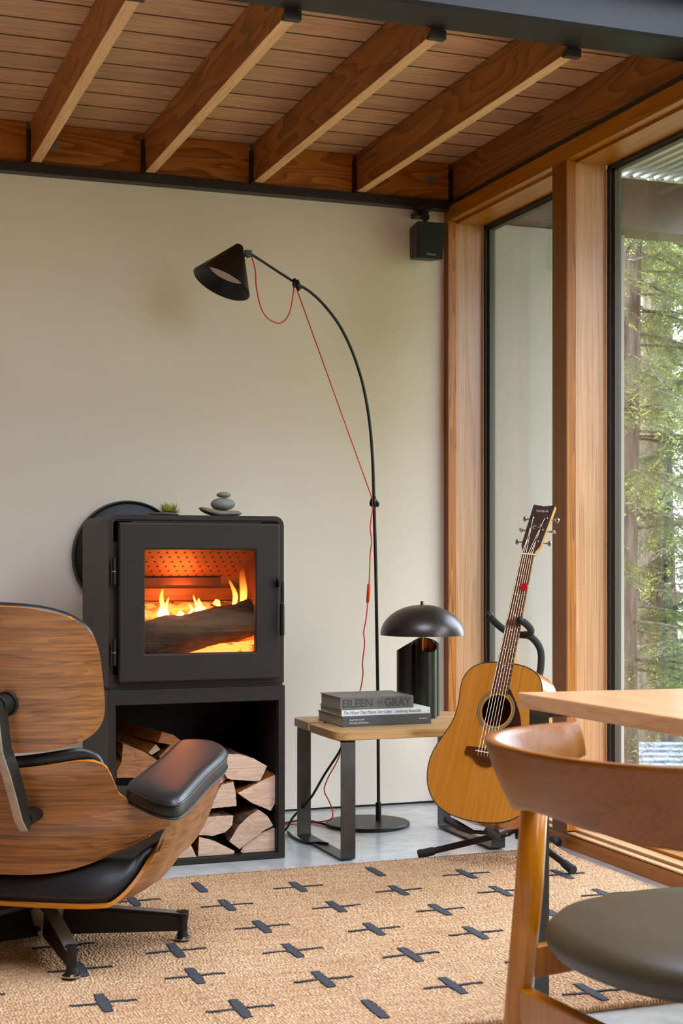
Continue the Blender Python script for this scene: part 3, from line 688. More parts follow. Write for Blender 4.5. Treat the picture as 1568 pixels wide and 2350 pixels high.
c1 = [(-0.988, 2.214), (-0.973, 2.162), (-0.969, 2.103), (-0.953, 2.028), (-0.93, 1.987), (-0.904, 1.970), (-0.875, 1.964), (-0.847, 1.984), (-0.829, 2.025), (-0.815, 2.112)]
cdm = MB().tube(smoothpath([(x, LY - 0.012, z) for x, z in c1], 6), 0.0026, 8)
cdm.tube([(-0.805, LY - 0.012, 2.100), (-0.488, LY - 0.014, 1.283)], 0.0023, 8)
c2 = [(-0.488, 1.27), (-0.489, 1.25), (-0.495, 1.213), (-0.499, 1.17), (-0.493, 1.126), (-0.499, 1.074), (-0.501, 1.022), (-0.504, 0.944)]
cdm.tube(smoothpath([(x, LY - 0.014, z) for x, z in c2], 6), 0.0026, 8)
c3 = [(-0.510, 0.88), (-0.517, 0.814), (-0.527, 0.762), (-0.523, 0.719), (-0.532, 0.641), (-0.530, 0.598), (-0.543, 0.529), (-0.58, 0.43), (-0.615, 0.342), (-0.633, 0.27), (-0.675, 0.198), (-0.692, 0.148), (-0.672, 0.104), (-0.657, 0.063), (-0.667, 0.032), (-0.700, 0.006), (-0.77, 0.0045), (-0.86, 0.0045), (-0.98, 0.0045)]
cdm.tube(smoothpath([(x, LY - 0.014 + (0.10 if z < 0.01 else 0), z) for x, z in c3], 6), 0.0026, 8)
cdo = lo(cdm.build('cord', RED, lp, smooth=True))
MB().tube([(-0.5035, LY - 0.014, 0.955), (-0.5045, LY - 0.014, 0.950), (-0.507, LY - 0.014, 0.915), (-0.5095, LY - 0.014, 0.885), (-0.510, LY - 0.014, 0.878)], [0.005, 0.0085, 0.0088, 0.0085, 0.005], 14, flat=0.8).build('cord_switch', plain('red_plastic', srgb(232, 52, 26), 0.35), cdo, smooth='auto')
bc = MB().tube(smoothpath([(-0.98, -0.33, 0.0055), (-0.86, -0.31, 0.006), (-0.79, -0.29, 0.012), (-0.732, -0.25, 0.008), (-0.69, -0.30, 0.006), (-0.66, -0.40, 0.0055), (-0.65, -0.47, 0.0055)], 6), 0.0048, 8)
tag(bc.build('power_cable', BLACK, None, smooth=True), 'black power cable curving from the stove over the concrete behind the bench', 'cable')
bc = MB().tube(smoothpath([(-0.86, -0.46, 0.0055), (-0.875, -0.58, 0.0055), (-0.865, -0.69, 0.0055), (-0.83, -0.745, 0.0135), (-0.808, -0.775, 0.0135)], 6), 0.0048, 8)
tag(bc.build('power_cable', BLACK, None, smooth=True), 'black power cable looped over the foot bar of the bench', 'cable')
bc = MB().tube(smoothpath([(-0.690, -0.62, 0.41), (-0.694, -0.60, 0.336), (-0.76, -0.60, 0.24), (-0.814, -0.59, 0.150), (-0.85, -0.50, 0.07), (-0.87, -0.44, 0.0055), (-0.93, -0.42, 0.0055)], 6), 0.0048, 8)
tag(bc.build('power_cable', BLACK, None, smooth=True), 'black power cable hanging diagonally from under the bench top', 'cable')

# ================================================================ loudspeaker under the ledger
sp_ = thing('loudspeaker', (-0.13, -0.10, 2.39), 0, 'small black loudspeaker hanging in the corner above the window post', 'speaker')
SPK = plain('speaker_black', srgb(34, 33, 31), 0.5, bump=0.15, bs=500); GR = plain('speaker_grille', srgb(15, 14, 13), 0.8, bump=0.5, bs=900)
def spk_box(s0, yf, yb, zt, zb):
    return MB().hexa([(-0.058 * s0, yf + 0.016, zb), (0.060 * s0, yf + 0.016, zb), (0.050, yb, zb + 0.012), (-0.050, yb, zb + 0.012), (-0.064 * s0, yf, zt), (0.066 * s0, yf, zt), (0.052, yb, zt - 0.006), (-0.052, yb, zt - 0.006)])
cab = spk_box(1, -0.062, 0.055, 0.077, -0.077); cab.build('cabinet', SPK, sp_, bevel=0.007, seg=3)
gf = MB().hexa([(-0.056, -0.050, -0.073), (0.058, -0.050, -0.073), (0.058, -0.048, -0.073), (-0.056, -0.048, -0.073), (-0.061, -0.067, 0.073), (0.063, -0.067, 0.073), (0.063, -0.060, 0.073), (-0.061, -0.060, 0.073)])
gr = gf.build('grille', GR, sp_, bevel=0.002)
text('Canton', 'logo', plain('logo_grey', srgb(190, 188, 184), 0.5), 0.014, (0.003, -0.0535, -0.062), (R(83.5), 0, 0), gr, sx=1.0, align='CENTER')
br = MB().cyl((-0.002, 0.0, 0.078), (-0.002, 0.0, 0.10), 0.010, 14).box(-0.018, 0.014, -0.012, 0.012, 0.098, 0.118).box(-0.014, 0.010, -0.010, 0.03, 0.114, 0.143).box(-0.036, 0.036, -0.004, 0.05, 0.141, 0.1615)
br.box(-0.026, 0.022, 0.02, 0.099, 0.120, 0.140)
br.build('bracket', BLACK, sp_, bevel=0.002)

# ================================================================ bench
BW = wood('oak_bench_top', srgb(158, 118, 78), srgb(198, 158, 112), srgb(218, 184, 140), 'X', rings=8, cross=12, longs=1.0, contrast=0.9, rough=0.42, coat=0.1)
BSTEEL = plain('raw_steel_strip', srgb(74, 70, 66), 0.38, 0.75, var=0.15, vs_=10)
bn = thing('bench', (-0.54, -0.78, 0), 0, 'low bench of two oak boards on flat steel loop legs, carrying books and lamp', 'bench')
def plankpoly(x0, x1, y0, y1, r_, corners):
    p = []
    for (cx, cy, a0, key) in ((x1, y1, 0, 'ne'), (x0, y1, 90, 'nw'), (x0, y0, 180, 'sw'), (x1, y0, 270, 'se')):
        rr = r_ if key in corners else 0.004
        ccx = cx - rr if key[1] == 'e' else cx + rr; ccy = cy - rr if key[0] == 'n' else cy + rr
        for i in range(7): a = R(a0 + 15 * i); p.append((ccx + rr * math.cos(a), ccy + rr * math.sin(a)))
    return p
lo(MB().prism(plankpoly(-0.866, -0.202, -0.716, -0.520, 0.045, ('nw', 'ne')), 0.422, 0.452, 'XY').build('plank', BW, bn, bevel=0.002, smooth='auto'))
lo(MB().prism(plankpoly(-0.876, -0.202, -1.056, -0.762, 0.05, ('sw', 'se')), 0.422, 0.452, 'XY').build('plank', BW, bn, bevel=0.002, smooth='auto'))
def loop(x0, x1, y0, y1, z0, z1, th, r_):
    def ring(o_):
        a_, b_, c_, d_ = y0 + o_, y1 - o_, z0 + o_, z1 - o_; rr = max(0.002, r_ - o_); p = []
        for (cy, cz, a0) in ((b_ - rr, d_ - rr, 0), (a_ + rr, d_ - rr, 90), (a_ + rr, c_ + rr, 180), (b_ - rr, c_ + rr, 270)):
            for i in range(6): a = R(a0 + 18 * i); p.append((cy + rr * math.cos(a), cz + rr * math.sin(a)))
        return p
    A, B_ = ring(0), ring(th); k = len(A); v = [(x0, a, b) for a, b in A] + [(x0, a, b) for a, b in B_] + [(x1, a, b) for a, b in A] + [(x1, a, b) for a, b in B_]; f = []
    for j in range(k):
        q = (j + 1) % k; f += [(j, q, k + q, k + j), (2 * k + j, 3 * k + j, 3 * k + q, 2 * k + q), (j, 2 * k + j, 2 * k + q, q), (k + j, k + q, 3 * k + q, 3 * k + j)]
    return MB().add(v, f)
for x0, x1 in ((-0.852, -0.799), (-0.272, -0.219)):
    lg = lo(loop(x0, x1, -1.032, -0.548, 0.0035, 0.4215, 0.006, 0.012).build('leg', BSTEEL, bn, smooth='auto'))
    for yy in (-1.0, -0.58): MB().cyl((x0 + 0.014, yy, 0.0), (x0 + 0.014, yy, 0.0045), 0.008, 12).build('glide', plain('clear_glide', srgb(170, 170, 168), 0.3), lg)

# ================================================================ books (one is turned a little against the next)
PAPER = plain('book_pages', srgb(196, 186, 170), 0.8, bump=0.3, bs=300)
def book(name, x, y, z, w_, d_, h, rz, cover, spine, label, hard=0.002):
    """spine faces the camera (-Y); w_ along the spine"""
    b = thing(name, (x, y, z), rz, label, 'book', 'books stacked on the bench')
    MB().box(0, w_, 0, d_, 0.0, hard).box(0, w_, 0, d_, h - hard, h).build('cover', cover, b, bevel=0.0006)
    MB().box(0, w_, 0.0, 0.0025, 0.0002, h - 0.0002).build('spine', spine, b, bevel=0.0006)
    MB().box(0.004, w_ - 0.004, 0.003, d_ - 0.005, hard, h - hard).build('pages', PAPER, b)
    return b
C_DG = plain('dark_grey_cloth', srgb(74, 71, 70), 0.55); C_WH = plain('white_cover', srgb(226, 224, 220), 0.4); C_GR = plain('green_white_cover', srgb(196, 206, 176), 0.4)
C_EG = plain('grey_printed_cover', srgb(104, 99, 92), 0.45, var=0.22, vs_=9); INK = plain('ink_dark', srgb(66, 62, 58), 0.5); INKB = plain('ink_black', srgb(40, 38, 38), 0.5); INKW = plain('ink_white', srgb(222, 220, 216), 0.5)
def bt(b, body, size, x, z, mat, sx=1.0, shear=0.0, align='LEFT', bold=0.0):
    return text(body, 'spine_title', mat, size, (x, -0.0006, z), (R(90), 0, 0), b, sx=sx, shear=shear, align=align, ext=0.0002, bold=bold)
bk = book('book', -0.801, -0.909, 0.4522, 0.346, 0.262, 0.036, R(1.0), C_DG, C_DG, 'dark grey hardback with small white spine lettering, bottom of the book stack')
bt(bk, 'Axel Vervoordt', 0.0088, 0.026, 0.0215, INKW); bt(bk, 'Portraits of Interiors', 0.0088, 0.026, 0.0105, INKW); bt(bk, 'Flammarion', 0.0070, 0.330, 0.018, INKW, align='RIGHT')
bk = book('book', -0.799, -0.893, 0.4887, 0.346, 0.235, 0.0215, R(0.6), C_GR, C_WH, 'white-spined book in the middle of the book stack', hard=0.001)
bt(bk, 'The Wood That Makes Our Cities', 0.0165, 0.006, 0.0065, INKB, sx=0.80, shear=0.25); bt(bk, 'Leclercq Associés', 0.0165, 0.207, 0.0065, INKB, sx=0.86)
t_ = bt(bk, 'S', 0.010, 0.336, 0.006, INKB)
bk = book('book', -0.800, -0.880, 0.5106, 0.284, 0.225, 0.044, R(-0.5), C_EG, C_EG, 'thick grey book with large dark embossed title on top of the stack', hard=0.0022)
bt(bk, 'EILEEN', 0.040, 0.007, 0.0085, INK, sx=0.98, bold=0.0011); bt(bk, 'GRAY', 0.040, 0.170, 0.0085, INK, sx=0.98, bold=0.0011)
em_ = MB()
for i in range(7): em_.box(0.142 + i * 0.0032, 0.1432 + i * 0.0032, -0.0006, 0.0, 0.010 + 0.004 * (i % 3), 0.034 - 0.003 * ((i * 2) % 3))
em_.box(0.144, 0.163, -0.0006, 0.0, 0.0225, 0.0235); em_.build('emblem', INK, bk)

# ================================================================ mushroom table lamp
BRZ = plain('burnished_black_bronze', srgb(74, 66, 62), 0.33, 0.7, var=0.18, vs_=5)
DARKT = plain('dark_olive_tube', srgb(42, 38, 33), 0.30, 0.5)
BRASS = plain('brass', srgb(176, 132, 58), 0.28, 1.0)
COPPER = plain('copper_inside', srgb(176, 96, 44), 0.25, 1.0)
tl = thing('table_lamp', (-0.398, -0.690, 0.4522), 0, 'dark bronze mushroom table lamp with half-dome shade on three tubes', 'lamp')
for (cx, cy, slope_a, r_) in ((-0.001, -0.030, 205, 0.0430), (-0.047, 0.030, 120, 0.0430), (0.046, 0.045, 0, 0.0430)):
    m = MB(); n = 40; hi = 0.300; out_o, out_i, bo, bi = [], [], [], []
    dx, dy = -cx, -cy; l_ = math.hypot(dx, dy) or 1; dx, dy = dx / l_, dy / l_
    for j in range(n):
        a = 2 * math.pi * j / n; c, s = math.cos(a), math.sin(a)
        zt = hi - 0.040 * (1 - (c * dx + s * dy)) * 0.62
        out_o.append((cx + r_ * c, cy + r_ * s, zt)); bo.append((cx + r_ * c, cy + r_ * s, 0))
        out_i.append((cx + (r_ - 0.003) * c, cy + (r_ - 0.003) * s, zt)); bi.append((cx + (r_ - 0.003) * c, cy + (r_ - 0.003) * s, 0.06))
    m.rings([bo, out_o, out_i], True, False)
    tu = m.build('tube', DARKT, tl, smooth='auto')
    m = MB().rings([[(cx + (p[0] - cx) * 0.992, cy + (p[1] - cy) * 0.992, p[2] - 0.001) for p in out_i], bi], True, False); m.build('tube_lining', COPPER, tu, smooth='auto')
MB().cyl((0, 0, 0.20), (0, 0, 0.435), 0.0045, 14).build('stem', BRASS, tl, smooth='auto')
do = []
for i in range(25):
    a = R(90 * i / 24); do.append((0.160 * math.sin(a) + 1e-4, 0.3115 + 0.115 * math.cos(a)))
di = [(max(r_ - 0.002, 1e-4), z - 0.0018) for r_, z in do[::-1]]
MB().lathe(do + di[1:], (0, 0, 0), 72).build('lamp_shade', BRZ, tl, smooth='auto')
MB().cyl((0, 0, 0.426), (0, 0, 0.440), 0.0075, 20).build('finial', BRASS, tl, smooth='auto', bevel=0.001)
MB().cyl((0, 0, 0.302), (0, 0, 0.36), 0.016, 20).build('bulb_holder', BRASS, tl, smooth='auto')
# ================================================================ acoustic guitar on its stand
SPRUCE = wood('amber_spruce_top', srgb(186, 128, 74), srgb(202, 144, 90), srgb(212, 158, 106), 'Y', rings=5, cross=26, longs=0.5, contrast=0.55, rough=0.22, coat=0.6, fine=0.16, bump=0.0)
ROSE = wood('dark_rosewood', srgb(48, 26, 18), srgb(92, 56, 40), srgb(120, 78, 58), 'Y', rings=7, cross=40, longs=3.0, contrast=1.0, rough=0.35)
ROSEX = wood('bridge_rosewood', srgb(36, 18, 12), srgb(78, 44, 28), srgb(104, 62, 42), 'X', rings=7, cross=60, longs=5.0, contrast=1.0, rough=0.35)
SIDEW = wood('figured_side_wood', srgb(110, 58, 28), srgb(196, 130, 74), srgb(222, 162, 104), 'Y', rings=7, cross=30, longs=2.0, contrast=1.1, rough=0.25, coat=0.5)
NECKW = plain('neck_mahogany', srgb(206, 142, 70), 0.3, var=0.1, coat=0.4)
BIND = plain('black_binding', srgb(44, 44, 44), 0.3); IVORY = plain('ivory_plastic', srgb(232, 220, 204), 0.4)
CHROME = plain('chrome', srgb(200, 198, 194), 0.15, 1.0); STRING = plain('bronze_string', srgb(206, 176, 146), 0.3, 0.9); FRET = plain('fret_wire', srgb(178, 160, 146), 0.3, 0.8)
GB = Vector((-0.5152, -1.3907, 0.1776)); GW = Vector((0.57621, -0.81555, -0.05438)); GU = Vector((0.29161, 0.14296, 0.94579)); GN = Vector((-0.76353, -0.56081, 0.32018)); GS = 1.09
gt = thing('acoustic_guitar', (0, 0, 0), 0, 'amber acoustic guitar with dark headstock and red plectrum leaning on a tripod stand', 'guitar')
gm = Matrix((GW, GU, GN)).transposed().to_4x4(); gm = Matrix.Translation(GB) @ gm @ Matrix.Scale(GS, 4)
gt.matrix_world = gm; gt.location, gt.rotation_euler, gt.scale = gm.to_translation(), gm.to_euler(), (GS, GS, GS)
def G(x, y, z): return gm @ Vector((x, y, z))
hp = [(0.0, 0.0), (0.0015, 0.035), (0.006, 0.072), (0.016, 0.108), (0.034, 0.142), (0.062, 0.171), (0.10, 0.191), (0.14, 0.199), (0.18, 0.197), (0.22, 0.184), (0.26, 0.164), (0.295, 0.148), (0.33, 0.1405), (0.37, 0.140), (0.405, 0.1435), (0.435, 0.142), (0.462, 0.131), (0.482, 0.112), (0.495, 0.086), (0.5025, 0.055), (0.505, 0.022)]
half = [(w_, u) for u, w_ in [(p.x, p.y) for p in smoothpath([(a, b, 0) for a, b in hp], 3)]]
outline = half + [(-w_, u) for w_, u in half[::-1][:-1]]
k = len(outline)
def inset(d):
    c = (0, 0.25); o = []
    for i in range(k):
        a = Vector(outline[i - 1]); b = Vector(outline[(i + 1) % k]); t = (b - a).normalized(); o.append((outline[i][0] - t.y * d, outline[i][1] + t.x * d))
    return o
def ring_(o, z): return [(a, b, z) for a, b in o]
# sides + back (open at the front), the top is a plate with the sound hole
m = MB().rings([ring_(outline, -0.001), ring_(outline, -0.105)], True, False); m.add(ring_(outline, -0.105), [tuple(range(k))])
body = m.build('body', SIDEW, gt, smooth='auto')
hole_c = (0.0, 0.350); hr = 0.0505
hc = [(hole_c[0] + hr * math.cos(math.atan2(p[1] - hole_c[1], p[0] - hole_c[0])), hole_c[1] + hr * math.sin(math.atan2(p[1] - hole_c[1], p[0] - hole_c[0]))) for p in outline]
ins = inset(0.003)
m = MB().rings([ring_(ins, 0.0), ring_(hc, 0.0), ring_(hc, -0.003)], True, False); m.build('soundboard', SPRUCE, gt)
MB().rings([ring_(outline, -0.003), ring_(outline, 0.0004), ring_(ins, 0.0004)], True, False).build('binding', BIND, gt)
MB().rings([ring_([(a * 0.985, b * 0.985 + 0.003) for a, b in outline], -0.104), ring_([(a * 0.985, b * 0.985 + 0.003) for a, b in outline], -0.1035)]).build('inner_back', plain('inner_back_wood', srgb(92, 46, 28), 0.7, var=0.2), body)
def annulus(name, r0, r1, z, mat, a0=0, a1=360):
    n = 72; A = []; B_ = []
    for i in range(n + 1):
        a = R(a0 + (a1 - a0) * i / n); A.append((hole_c[0] + r0 * math.cos(a), hole_c[1] + r0 * math.sin(a), z)); B_.append((hole_c[0] + r1 * math.cos(a), hole_c[1] + r1 * math.sin(a), z))
    return MB().rings([A, B_], False, False).build(name, mat, gt)
GREYR = plain('rosette_grey', srgb(104, 98, 84), 0.4)
annulus('rosette', 0.0565, 0.0605, 0.0003, GREYR); annulus('rosette', 0.0635, 0.0655, 0.0003, BIND); annulus('rosette', 0.0605, 0.0635, 0.00025, plain('rosette_inlay', srgb(150, 132, 96), 0.4)); annulus('rosette', 0.0683, 0.0692, 0.0003, GREYR)
# pickguard
pg = [(0.016, 0.426), (0.030, 0.424), (0.050, 0.400), (0.082, 0.350), (0.098, 0.300), (0.094, 0.262), (0.070, 0.256), (0.046, 0.272), (0.030, 0.290)]
arc_ = [(0.0655 * math.cos(R(a)), 0.350 + 0.0655 * math.sin(R(a))) for a in range(-66, 76, 8)]
MB().prism([(p.x, p.y) for p in smoothpath([(a, b, 0) for a, b in pg], 3)] + arc_, 0.0004, 0.0012, 'XY').build('pickguard', plain('tortoise_pickguard', srgb(56, 22, 14), 0.2, var=0.5, vs_=30), gt)
# fingerboard: nut at 0.86, ends at 0.412
NUT = 0.860; SCL = 0.647
def fw(u): t = (NUT - u) / 0.45; return 0.0215 + 0.0065 * t
MB().hexa([(-fw(.408), .408, .001), (fw(.408), .408, .001), (fw(NUT), NUT, .003), (-fw(NUT), NUT, .003), (-fw(.408), .408, .0075), (fw(.408), .408, .0075), (fw(NUT), NUT, .0085), (-fw(NUT), NUT, .0085)]).build('fingerboard', ROSE, gt)
# binding of the fingerboard along both sides
for s in (-1, 1): MB().hexa([(s * fw(.408), .408, .001), (s * (fw(.408) + .0008), .408, .001), (s * (fw(NUT) + .0008), NUT, .003), (s * fw(NUT), NUT, .003), (s * fw(.408), .408, .0074), (s * (fw(.408) + .0008), .408, .0074), (s * (fw(NUT) + .0008), NUT, .0084), (s * fw(NUT), NUT, .0084)]).build('fingerboard_binding', BIND if s > 0 else IVORY, gt)
fr0 = None
us = []
for n in range(1, 21):
    u = NUT - SCL * (1 - 2 ** (-n / 12)); us.append(u)
    MB().box(-fw(u), fw(u), u - 0.0006, u + 0.0006, 0.0070, 0.0092).build('fret', FRET, gt)
    MB().blob((fw(u) + 0.001, u, 0.0082), (0.0012, 0.0012, 0.0012), 1, 8, 6, 0).build('fret_end', IVORY, gt)
for n in (5, 7, 9, 15): MB().cyl((0, (us[n - 1] + us[n - 2]) / 2, 0.0080), (0, (us[n - 1] + us[n - 2]) / 2, 0.0087), 0.0020, 10).build('inlay_dot', IVORY, gt)
for s in (-1, 1): MB().cyl((0.010 * s, (us[11] + us[10]) / 2, 0.0080), (0.010 * s, (us[11] + us[10]) / 2, 0.0087), 0.0020, 10).build('inlay_dot', IVORY, gt)
MB().box(-0.0222, 0.0222, NUT, NUT + 0.004, 0.002, 0.0105).build('nut', IVORY, gt, bevel=0.0006)
# neck: half-round under the board, with heel
ns = []
for i in range(24):
    t = i / 23; u = 0.497 + (NUT - 0.497) * t; wd = fw(u); dp = 0.021 - 0.004 * t
    if u < 0.56: dp += (0.075) * ((0.56 - u) / 0.063) ** 2.2
    wk = wd * (1 - 0.35 * max(0, (0.54 - u) / 0.05)) if u < 0.54 else wd
    ring = [(wd * math.cos(math.pi * j / 12), u, 0.002 - dp * math.sin(math.pi * j / 12) ** 0.8) for j in range(13)]
    ns.append(ring)
MB().rings(ns).build('neck', NECKW, gt, smooth='auto')
# headstock tilted back 13 degrees
hm = Matrix.Translation(Vector((0, NUT + 0.004, 0.004))) @ Matrix.Rotation(R(-13), 4, 'X')
def Hh(x, y, z): return tuple(hm @ Vector((x, y, z)))
hs = [(-0.0215, 0), (-0.0235, 0.012), (-0.033, 0.030), (-0.034, 0.040), (-0.0385, 0.183), (-0.036, 0.1865), (0.0, 0.181), (0.036, 0.1865), (0.0385, 0.183), (0.034, 0.040), (0.033, 0.030), (0.0235, 0.012), (0.0215, 0)]
MB().rings([[Hh(a, b, -0.015) for a, b in hs], [Hh(a, b, -0.0016) for a, b in hs]]).build('headstock', NECKW, gt, bevel=0.0008)
MB().rings([[Hh(a, b, -0.0016) for a, b in hs], [Hh(a, b, 0.0003) for a, b in hs]]).build('headstock_face', plain('dark_headstock', srgb(66, 44, 38), 0.4, var=0.12, vs_=30), gt)
tx = text('YAMAHA', 'logo', plain('logo_pearl', srgb(206, 190, 176), 0.35), 0.0125, Hh(0, 0.158, 0.0006), (0, 0, 0), gt, sx=0.86, align='CENTER'); tx.rotation_euler = hm.to_euler()
em_ = MB()
for sx_, a0 in ((-1, 40), (1, 220)):
    pts = [Hh(sx_ * 0.0068 + 0.0062 * math.cos(R(a0 + i * 24)), 0.103 + (0.003 * sx_) + 0.0062 * math.sin(R(a0 + i * 24)), 0.0008) for i in range(11)]
    em_.tube(pts, [0.0004] + [0.0013] * 9 + [0.0004], 6)
em_.build('emblem', plain('emblem_pearl', srgb(196, 176, 146), 0.3), gt)
posts = []
for s in (-1, 1):
    for j, y_ in enumerate((0.048, 0.092, 0.136)):
        x_ = s * (0.0195 + 0.0025 * j); posts.append((x_, y_, s))
        tn = MB(); tn.lathe([(0.0055, 0.0), (0.0055, 0.0015), (0.0035, 0.002), (0.0030, 0.0085), (0.0035, 0.0115), (0, 0.0115)], (0, 0, 0), 16)
        tn.v = [Hh(x_ + a, y_ + b, c + 0.0004) for a, b, c in tn.v]
        q = MB(); q.cyl((s * 0.033, y_, -0.0095), (s * 0.050, y_, -0.0095), 0.0024, 10); q.cyl((s * 0.048, y_, -0.0095), (s * 0.052, y_, -0.0095), 0.004, 10)
        ca = R((25, 75, 20)[j]); kk = MB().blob((0, 0, 0), (0.0072, 0.0095, 0.0036), 1, 14, 9, 0)
        kv = [(s * 0.058 + a, y_ + b * math.cos(ca) - c * math.sin(ca), -0.0095 + b * math.sin(ca) + c * math.cos(ca)) for a, b, c in kk.v]
        q.add(kv, kk.f); q.v = [Hh(*p) for p in q.v]
        tn.add(q.v, q.f); tn.build('tuning_peg', CHROME, gt, smooth='auto')
# bridge
br_ = [(-0.077, -0.010), (-0.072, 0.013), (-0.030, 0.014), (0.030, 0.014), (0.072, 0.013), (0.077, -0.010), (0.062, -0.012), (0.046, -0.018), (0.032, -0.032), (0.012, -0.041), (-0.012, -0.041), (-0.032, -0.032), (-0.046, -0.018), (-0.062, -0.012)]
BU = 0.214
MB().prism([(a, b + BU) for a, b in br_], 0.0, 0.008, 'XY').build('bridge', ROSEX, gt, bevel=0.0015)
MB().hexa([(-0.038, BU + 0.001, 0.008), (0.038, BU - 0.002, 0.008), (0.038, BU + 0.001, 0.008), (-0.038, BU + 0.004, 0.008), (-0.038, BU + 0.001, 0.0105), (0.038, BU - 0.002, 0.0105), (0.038, BU + 0.001, 0.0105), (-0.038, BU + 0.004, 0.0105)]).build('saddle', IVORY, gt)
order = [(-1, 0), (-1, 1), (-1, 2), (1, 2), (1, 1), (1, 0)]
for i in range(6):
    xb = (i - 2.5) * 0.0108; xn = (i - 2.5) * 0.0072; s, j = order[i]; px_, py_, _ = posts[(0 if s < 0 else 3) + j]
    pt = [(xb, BU - 0.012, 0.0075), (xb, BU + 0.001, 0.0108), (xn, NUT + 0.002, 0.0108), Hh(px_ - s * 0.003, py_, 0.007)]
    MB().tube(pt, 0.00075 if i < 3 else 0.0006, 5).build('string', STRING, gt)
    MB().lathe([(0.0, 0.0035), (0.0022, 0.003), (0.0026, 0.001), (0.0018, 0.0)], (xb, BU - 0.0145, 0.008), 10).build('bridge_pin', BIND, gt, smooth=True)
MB().prism([(p.x, p.y) for p in smoothpath([(0.024, 0.7415, 0), (0.026, 0.752, 0), (0.020, 0.764, 0), (0.008, 0.762, 0), (-0.002, 0.752, 0), (0.008, 0.742, 0), (0.018, 0.7385, 0), (0.024, 0.7415, 0)], 3)][:-1], 0.0112, 0.0120, 'XY').build('plectrum', plain('red_plectrum', srgb(196, 16, 22), 0.3), gt)

# ---- stand
sd = thing('guitar_stand', (-0.273, -1.22, 0), 0, 'black tripod guitar stand with rubber-tipped legs holding the guitar', 'stand')
def so(o): o.location = tuple(-c for c in o.parent.location); return o
TUB = plain('black_tube', srgb(36, 34, 31), 0.38, 0.4); FOAM = plain('black_foam', srgb(26, 25, 24), 0.75, bump=0.3, bs=300)
hub = Vector((-0.262, -1.236, 0.108)); 
for fx, fy in ((-0.583, -1.090), (-0.236, -1.561), (-0.02, -1.06)):
    d = (Vector((fx, fy, 0.018)) - hub); a = hub + d * 0.10; tip = hub + d
    rug_z = 0.014 if fx > -0.5 and fy < -1.12 else 0.0
    tip.z = 0.0175 + rug_z
    lg = so(MB().tube([a, tip], 0.0115, 14).build('leg', TUB, sd, smooth='auto'))
    dn = (tip - a).normalized(); t0 = tip - dn * 0.055
    MB().tube([t0 - dn * 0.0, t0 + dn * 0.008, t0 + dn * 0.035, tip - dn * 0.004, tip + dn * 0.004], [0.0135, 0.0150, 0.0150, 0.0172, 0.0145], 14).build('rubber_foot', FOAM, lg, smooth='auto')
    b1 = hub + d * 0.02; b2 = hub + d * 0.22
    so(MB().tube([b1 + Vector((0, 0, 0.012)), hub + d * 0.10 + Vector((0, 0, 0.008)), b2], [0.013, 0.0165, 0.0135], 10).build('leg_bracket', TUB, sd, smooth='auto'))
    c_ = hub + d * 0.11; so(MB().cyl(c_ + Vector((GN.x, GN.y, 0)) * 0.018 , c_ + Vector((GN.x, GN.y, 0)) * 0.0205, 0.004, 10).build('rivet', CHROME, sd))
top = G(0.012, 0.600, -0.075); lowc = G(0.02, 0.10, -0.15)
so(MB().cyl(hub + Vector((0, 0, -0.03)), hub + Vector((0, 0, 0.04)), 0.019, 18).cyl(hub + Vector((0, 0, 0.03)), lowc, 0.0135, 14).build('column', TUB, sd, smooth='auto', bevel=0.001))
goose = [lowc, G(0.035, 0.30, -0.15), G(0.052, 0.48, -0.135), G(0.056, 0.54, -0.125), G(0.052, 0.585, -0.105), G(0.030, 0.612, -0.080), G(0.004, 0.618, -0.065)]
so(MB().tube(smoothpath(goose, 6), 0.0125, 14).build('upright', FOAM, sd, smooth=True))
yk = [G(-0.086, 0.648, 0.012), G(-0.074, 0.634, -0.014), G(-0.046, 0.617, -0.040), G(-0.006, 0.612, -0.052), G(0.034, 0.612, -0.044), G(0.052, 0.622, -0.018), G(0.044, 0.634, 0.008), G(0.030, 0.640, 0.020)]
so(MB().tube(smoothpath(yk, 5), 0.0125, 14).build('neck_yoke', FOAM, sd, smooth=True))
for p in (yk[0], yk[-1]): so(MB().blob(p, (0.0145, 0.0145, 0.0145), 1, 12, 9, 0).build('yoke_tip', TUB, sd, smooth=True))
# lower cradle with two padded arms
cr0 = G(0.02, -0.010, -0.125)
so(MB().cyl(hub + Vector((0, 0, 0.02)), cr0, 0.012, 12).build('cradle_post', TUB, sd, smooth='auto'))
for s, pa in ((-1, (G(-0.040, -0.024, -0.075), G(-0.062, -0.018, -0.035), G(-0.086, -0.008, 0.008))), (1, (G(0.05, -0.026, -0.08), G(0.058, -0.024, -0.04), G(0.060, -0.020, 0.008)))):
    so(MB().tube([cr0, pa[0]], 0.007, 10).tube(list(pa), [0.010, 0.0145, 0.0135], 14).blob(pa[2], (0.0138, 0.0138, 0.0138), 1, 12, 8, 0).build('cradle_arm', FOAM, sd, smooth='auto'))
